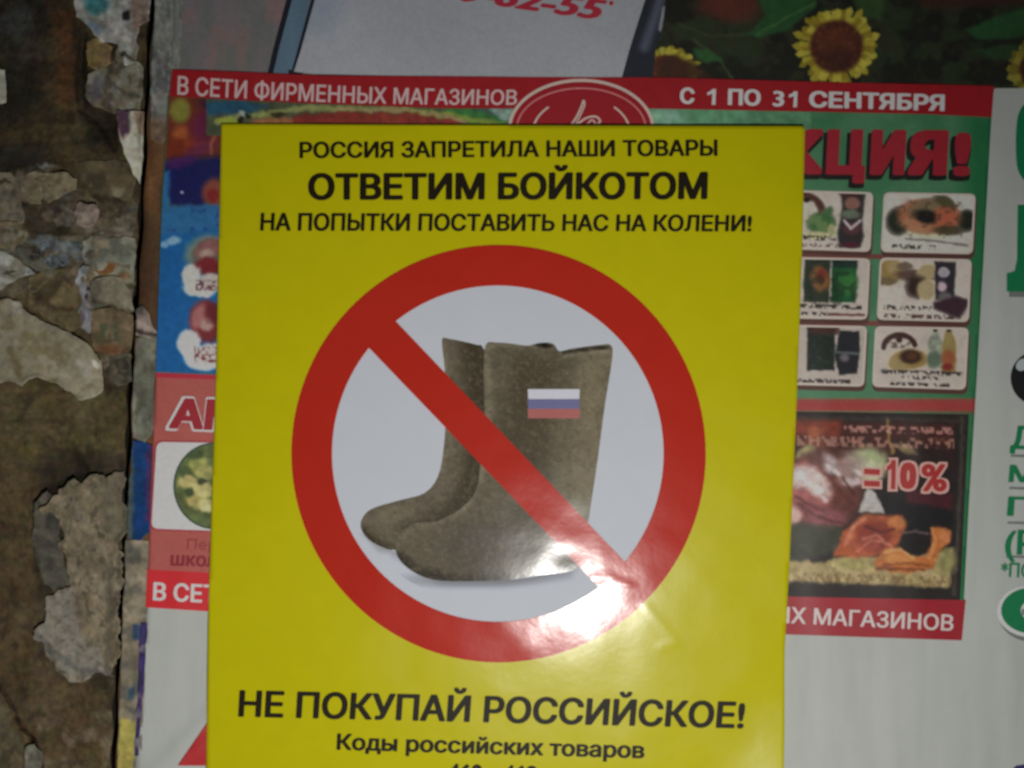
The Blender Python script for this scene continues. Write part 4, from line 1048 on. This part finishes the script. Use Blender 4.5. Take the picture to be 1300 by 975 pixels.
rb.ell(545, 690, 40, 20, (82, 75, 60), -12, .6, .6).ell(625, 695, 66, 36, (62, 55, 46), -6, .6, .8).ell(700, 700, 40, 24, (64, 58, 46), 0, .6, .5)
rb.line([(506, 708), (530, 728), (580, 738), (680, 733), (734, 722)], 12, (42, 37, 30), 9, .85)
rb.ell(692, 438.5, 12, 3.0, (28, 24, 18), 4, .3).line([(716, 448), (735, 444.5), (770, 441.5)], 3.4, (34, 30, 22), 1.6, .9).line([(716, 452), (745, 448), (772, 446)], 3, (120, 112, 92), 2, .6).line([(704, 440), (712, 448)], 3, (96, 92, 80), 2, .7)
rb.line([(622, 438), (655, 438), (680, 441)], 3, (104, 97, 80), 2, .6).mottle(6, 6, .45, .75, (58, 52, 40), .3).mottle(3.5, 16, .5, .8, (108, 98, 78), .4)
rb.tone = ('all', 1.05)
boot = patch('felt_boot', spline(RB, 3), lambda X, Y: H_yel(X, Y) + .0002, feltm, 2.2, yp, rb, at=yk, thick=0)
for c_, ya, yb in (((166, 166, 178), 494, 506.5), ((66, 64, 110), 506.5, 519), ((132, 50, 44), 519, 531)):
    fl = ink_poly('flag_stripe', [[[(670, ya), (736, ya), (735.5, yb), (670.5, yb)]]], H_yel, .00026, mat('flag_ink', col(c_, yk), rough=.4), None)
    fl.parent = boot; fl.location = (0, 0, 0); fl.matrix_parent_inverse.identity()
# ring and bar
def edge_pt(side, t):
    a, b = ((505, 412), (791, 712)) if side else ((471, 443), (748, 732))
    return (a[0] + (b[0] - a[0]) * t, a[1] + (b[1] - a[1]) * t)
out_ring = ellipse(633, 576, 263, 265, 180)
def halfhole(side):
    """inner white window on one side of the bar"""
    cx, cy, rx, ry = 632, 576, 210.5, 213.5
    pa, pb = edge_pt(side, -.02), edge_pt(side, 1.02)
    pts = []
    for i in range(720):
        a = math.radians(i / 2)
        x, y = cx + rx * math.cos(a), cy + ry * math.sin(a)
        c = (pb[0] - pa[0]) * (y - pa[1]) - (pb[1] - pa[1]) * (x - pa[0])
        pts.append(((x, y), c < 0 if side else c > 0))
    # rotate list so the kept run is contiguous
    s = next(i for i in range(720) if pts[i][1] and not pts[i - 1][1])
    run = [pts[(s + k) % 720] for k in range(720)]
    return [p for p, kx in run if kx][::3]
ring = ink_poly('prohibition_ring', [[out_ring, halfhole(1), halfhole(0)]], H_yel, .00032, redt, yp, cell=5)
# lettering
lettering('РОССИЯ ЗАПРЕТИЛА НАШИ ТОВАРЫ', [(380, 180), (911, 177), (911, 198), (380, 201)], H_yel, .0001, blk, yp, off=.040)
lettering('ОТВЕТИМ БОЙКОТОМ', [(391, 220), (899, 218), (898, 253), (391, 254)], H_yel, .0001, blk, yp, off=.046)
lettering('НА ПОПЫТКИ ПОСТАВИТЬ НАС НА КОЛЕНИ!', [(331, 270), (955, 273), (954, 294), (330, 293)], H_yel, .0001, blk, yp, off=.040)
lettering('НЕ ПОКУПАЙ РОССИЙСКОЕ!', [(304, 876), (947, 891), (944, 925), (302, 910)], H_yel, .0001, blk, yp, off=.038)
lettering('Коды российских товаров', [(428, 931), (819, 942), (818, 963), (427, 952)], H_yel, .0001, blk, yp, off=.040)
lettering('460 - 469', [(568, 968), (683, 971), (682, 997), (567, 994)], H_yel, .0001, blk, yp, off=.046)
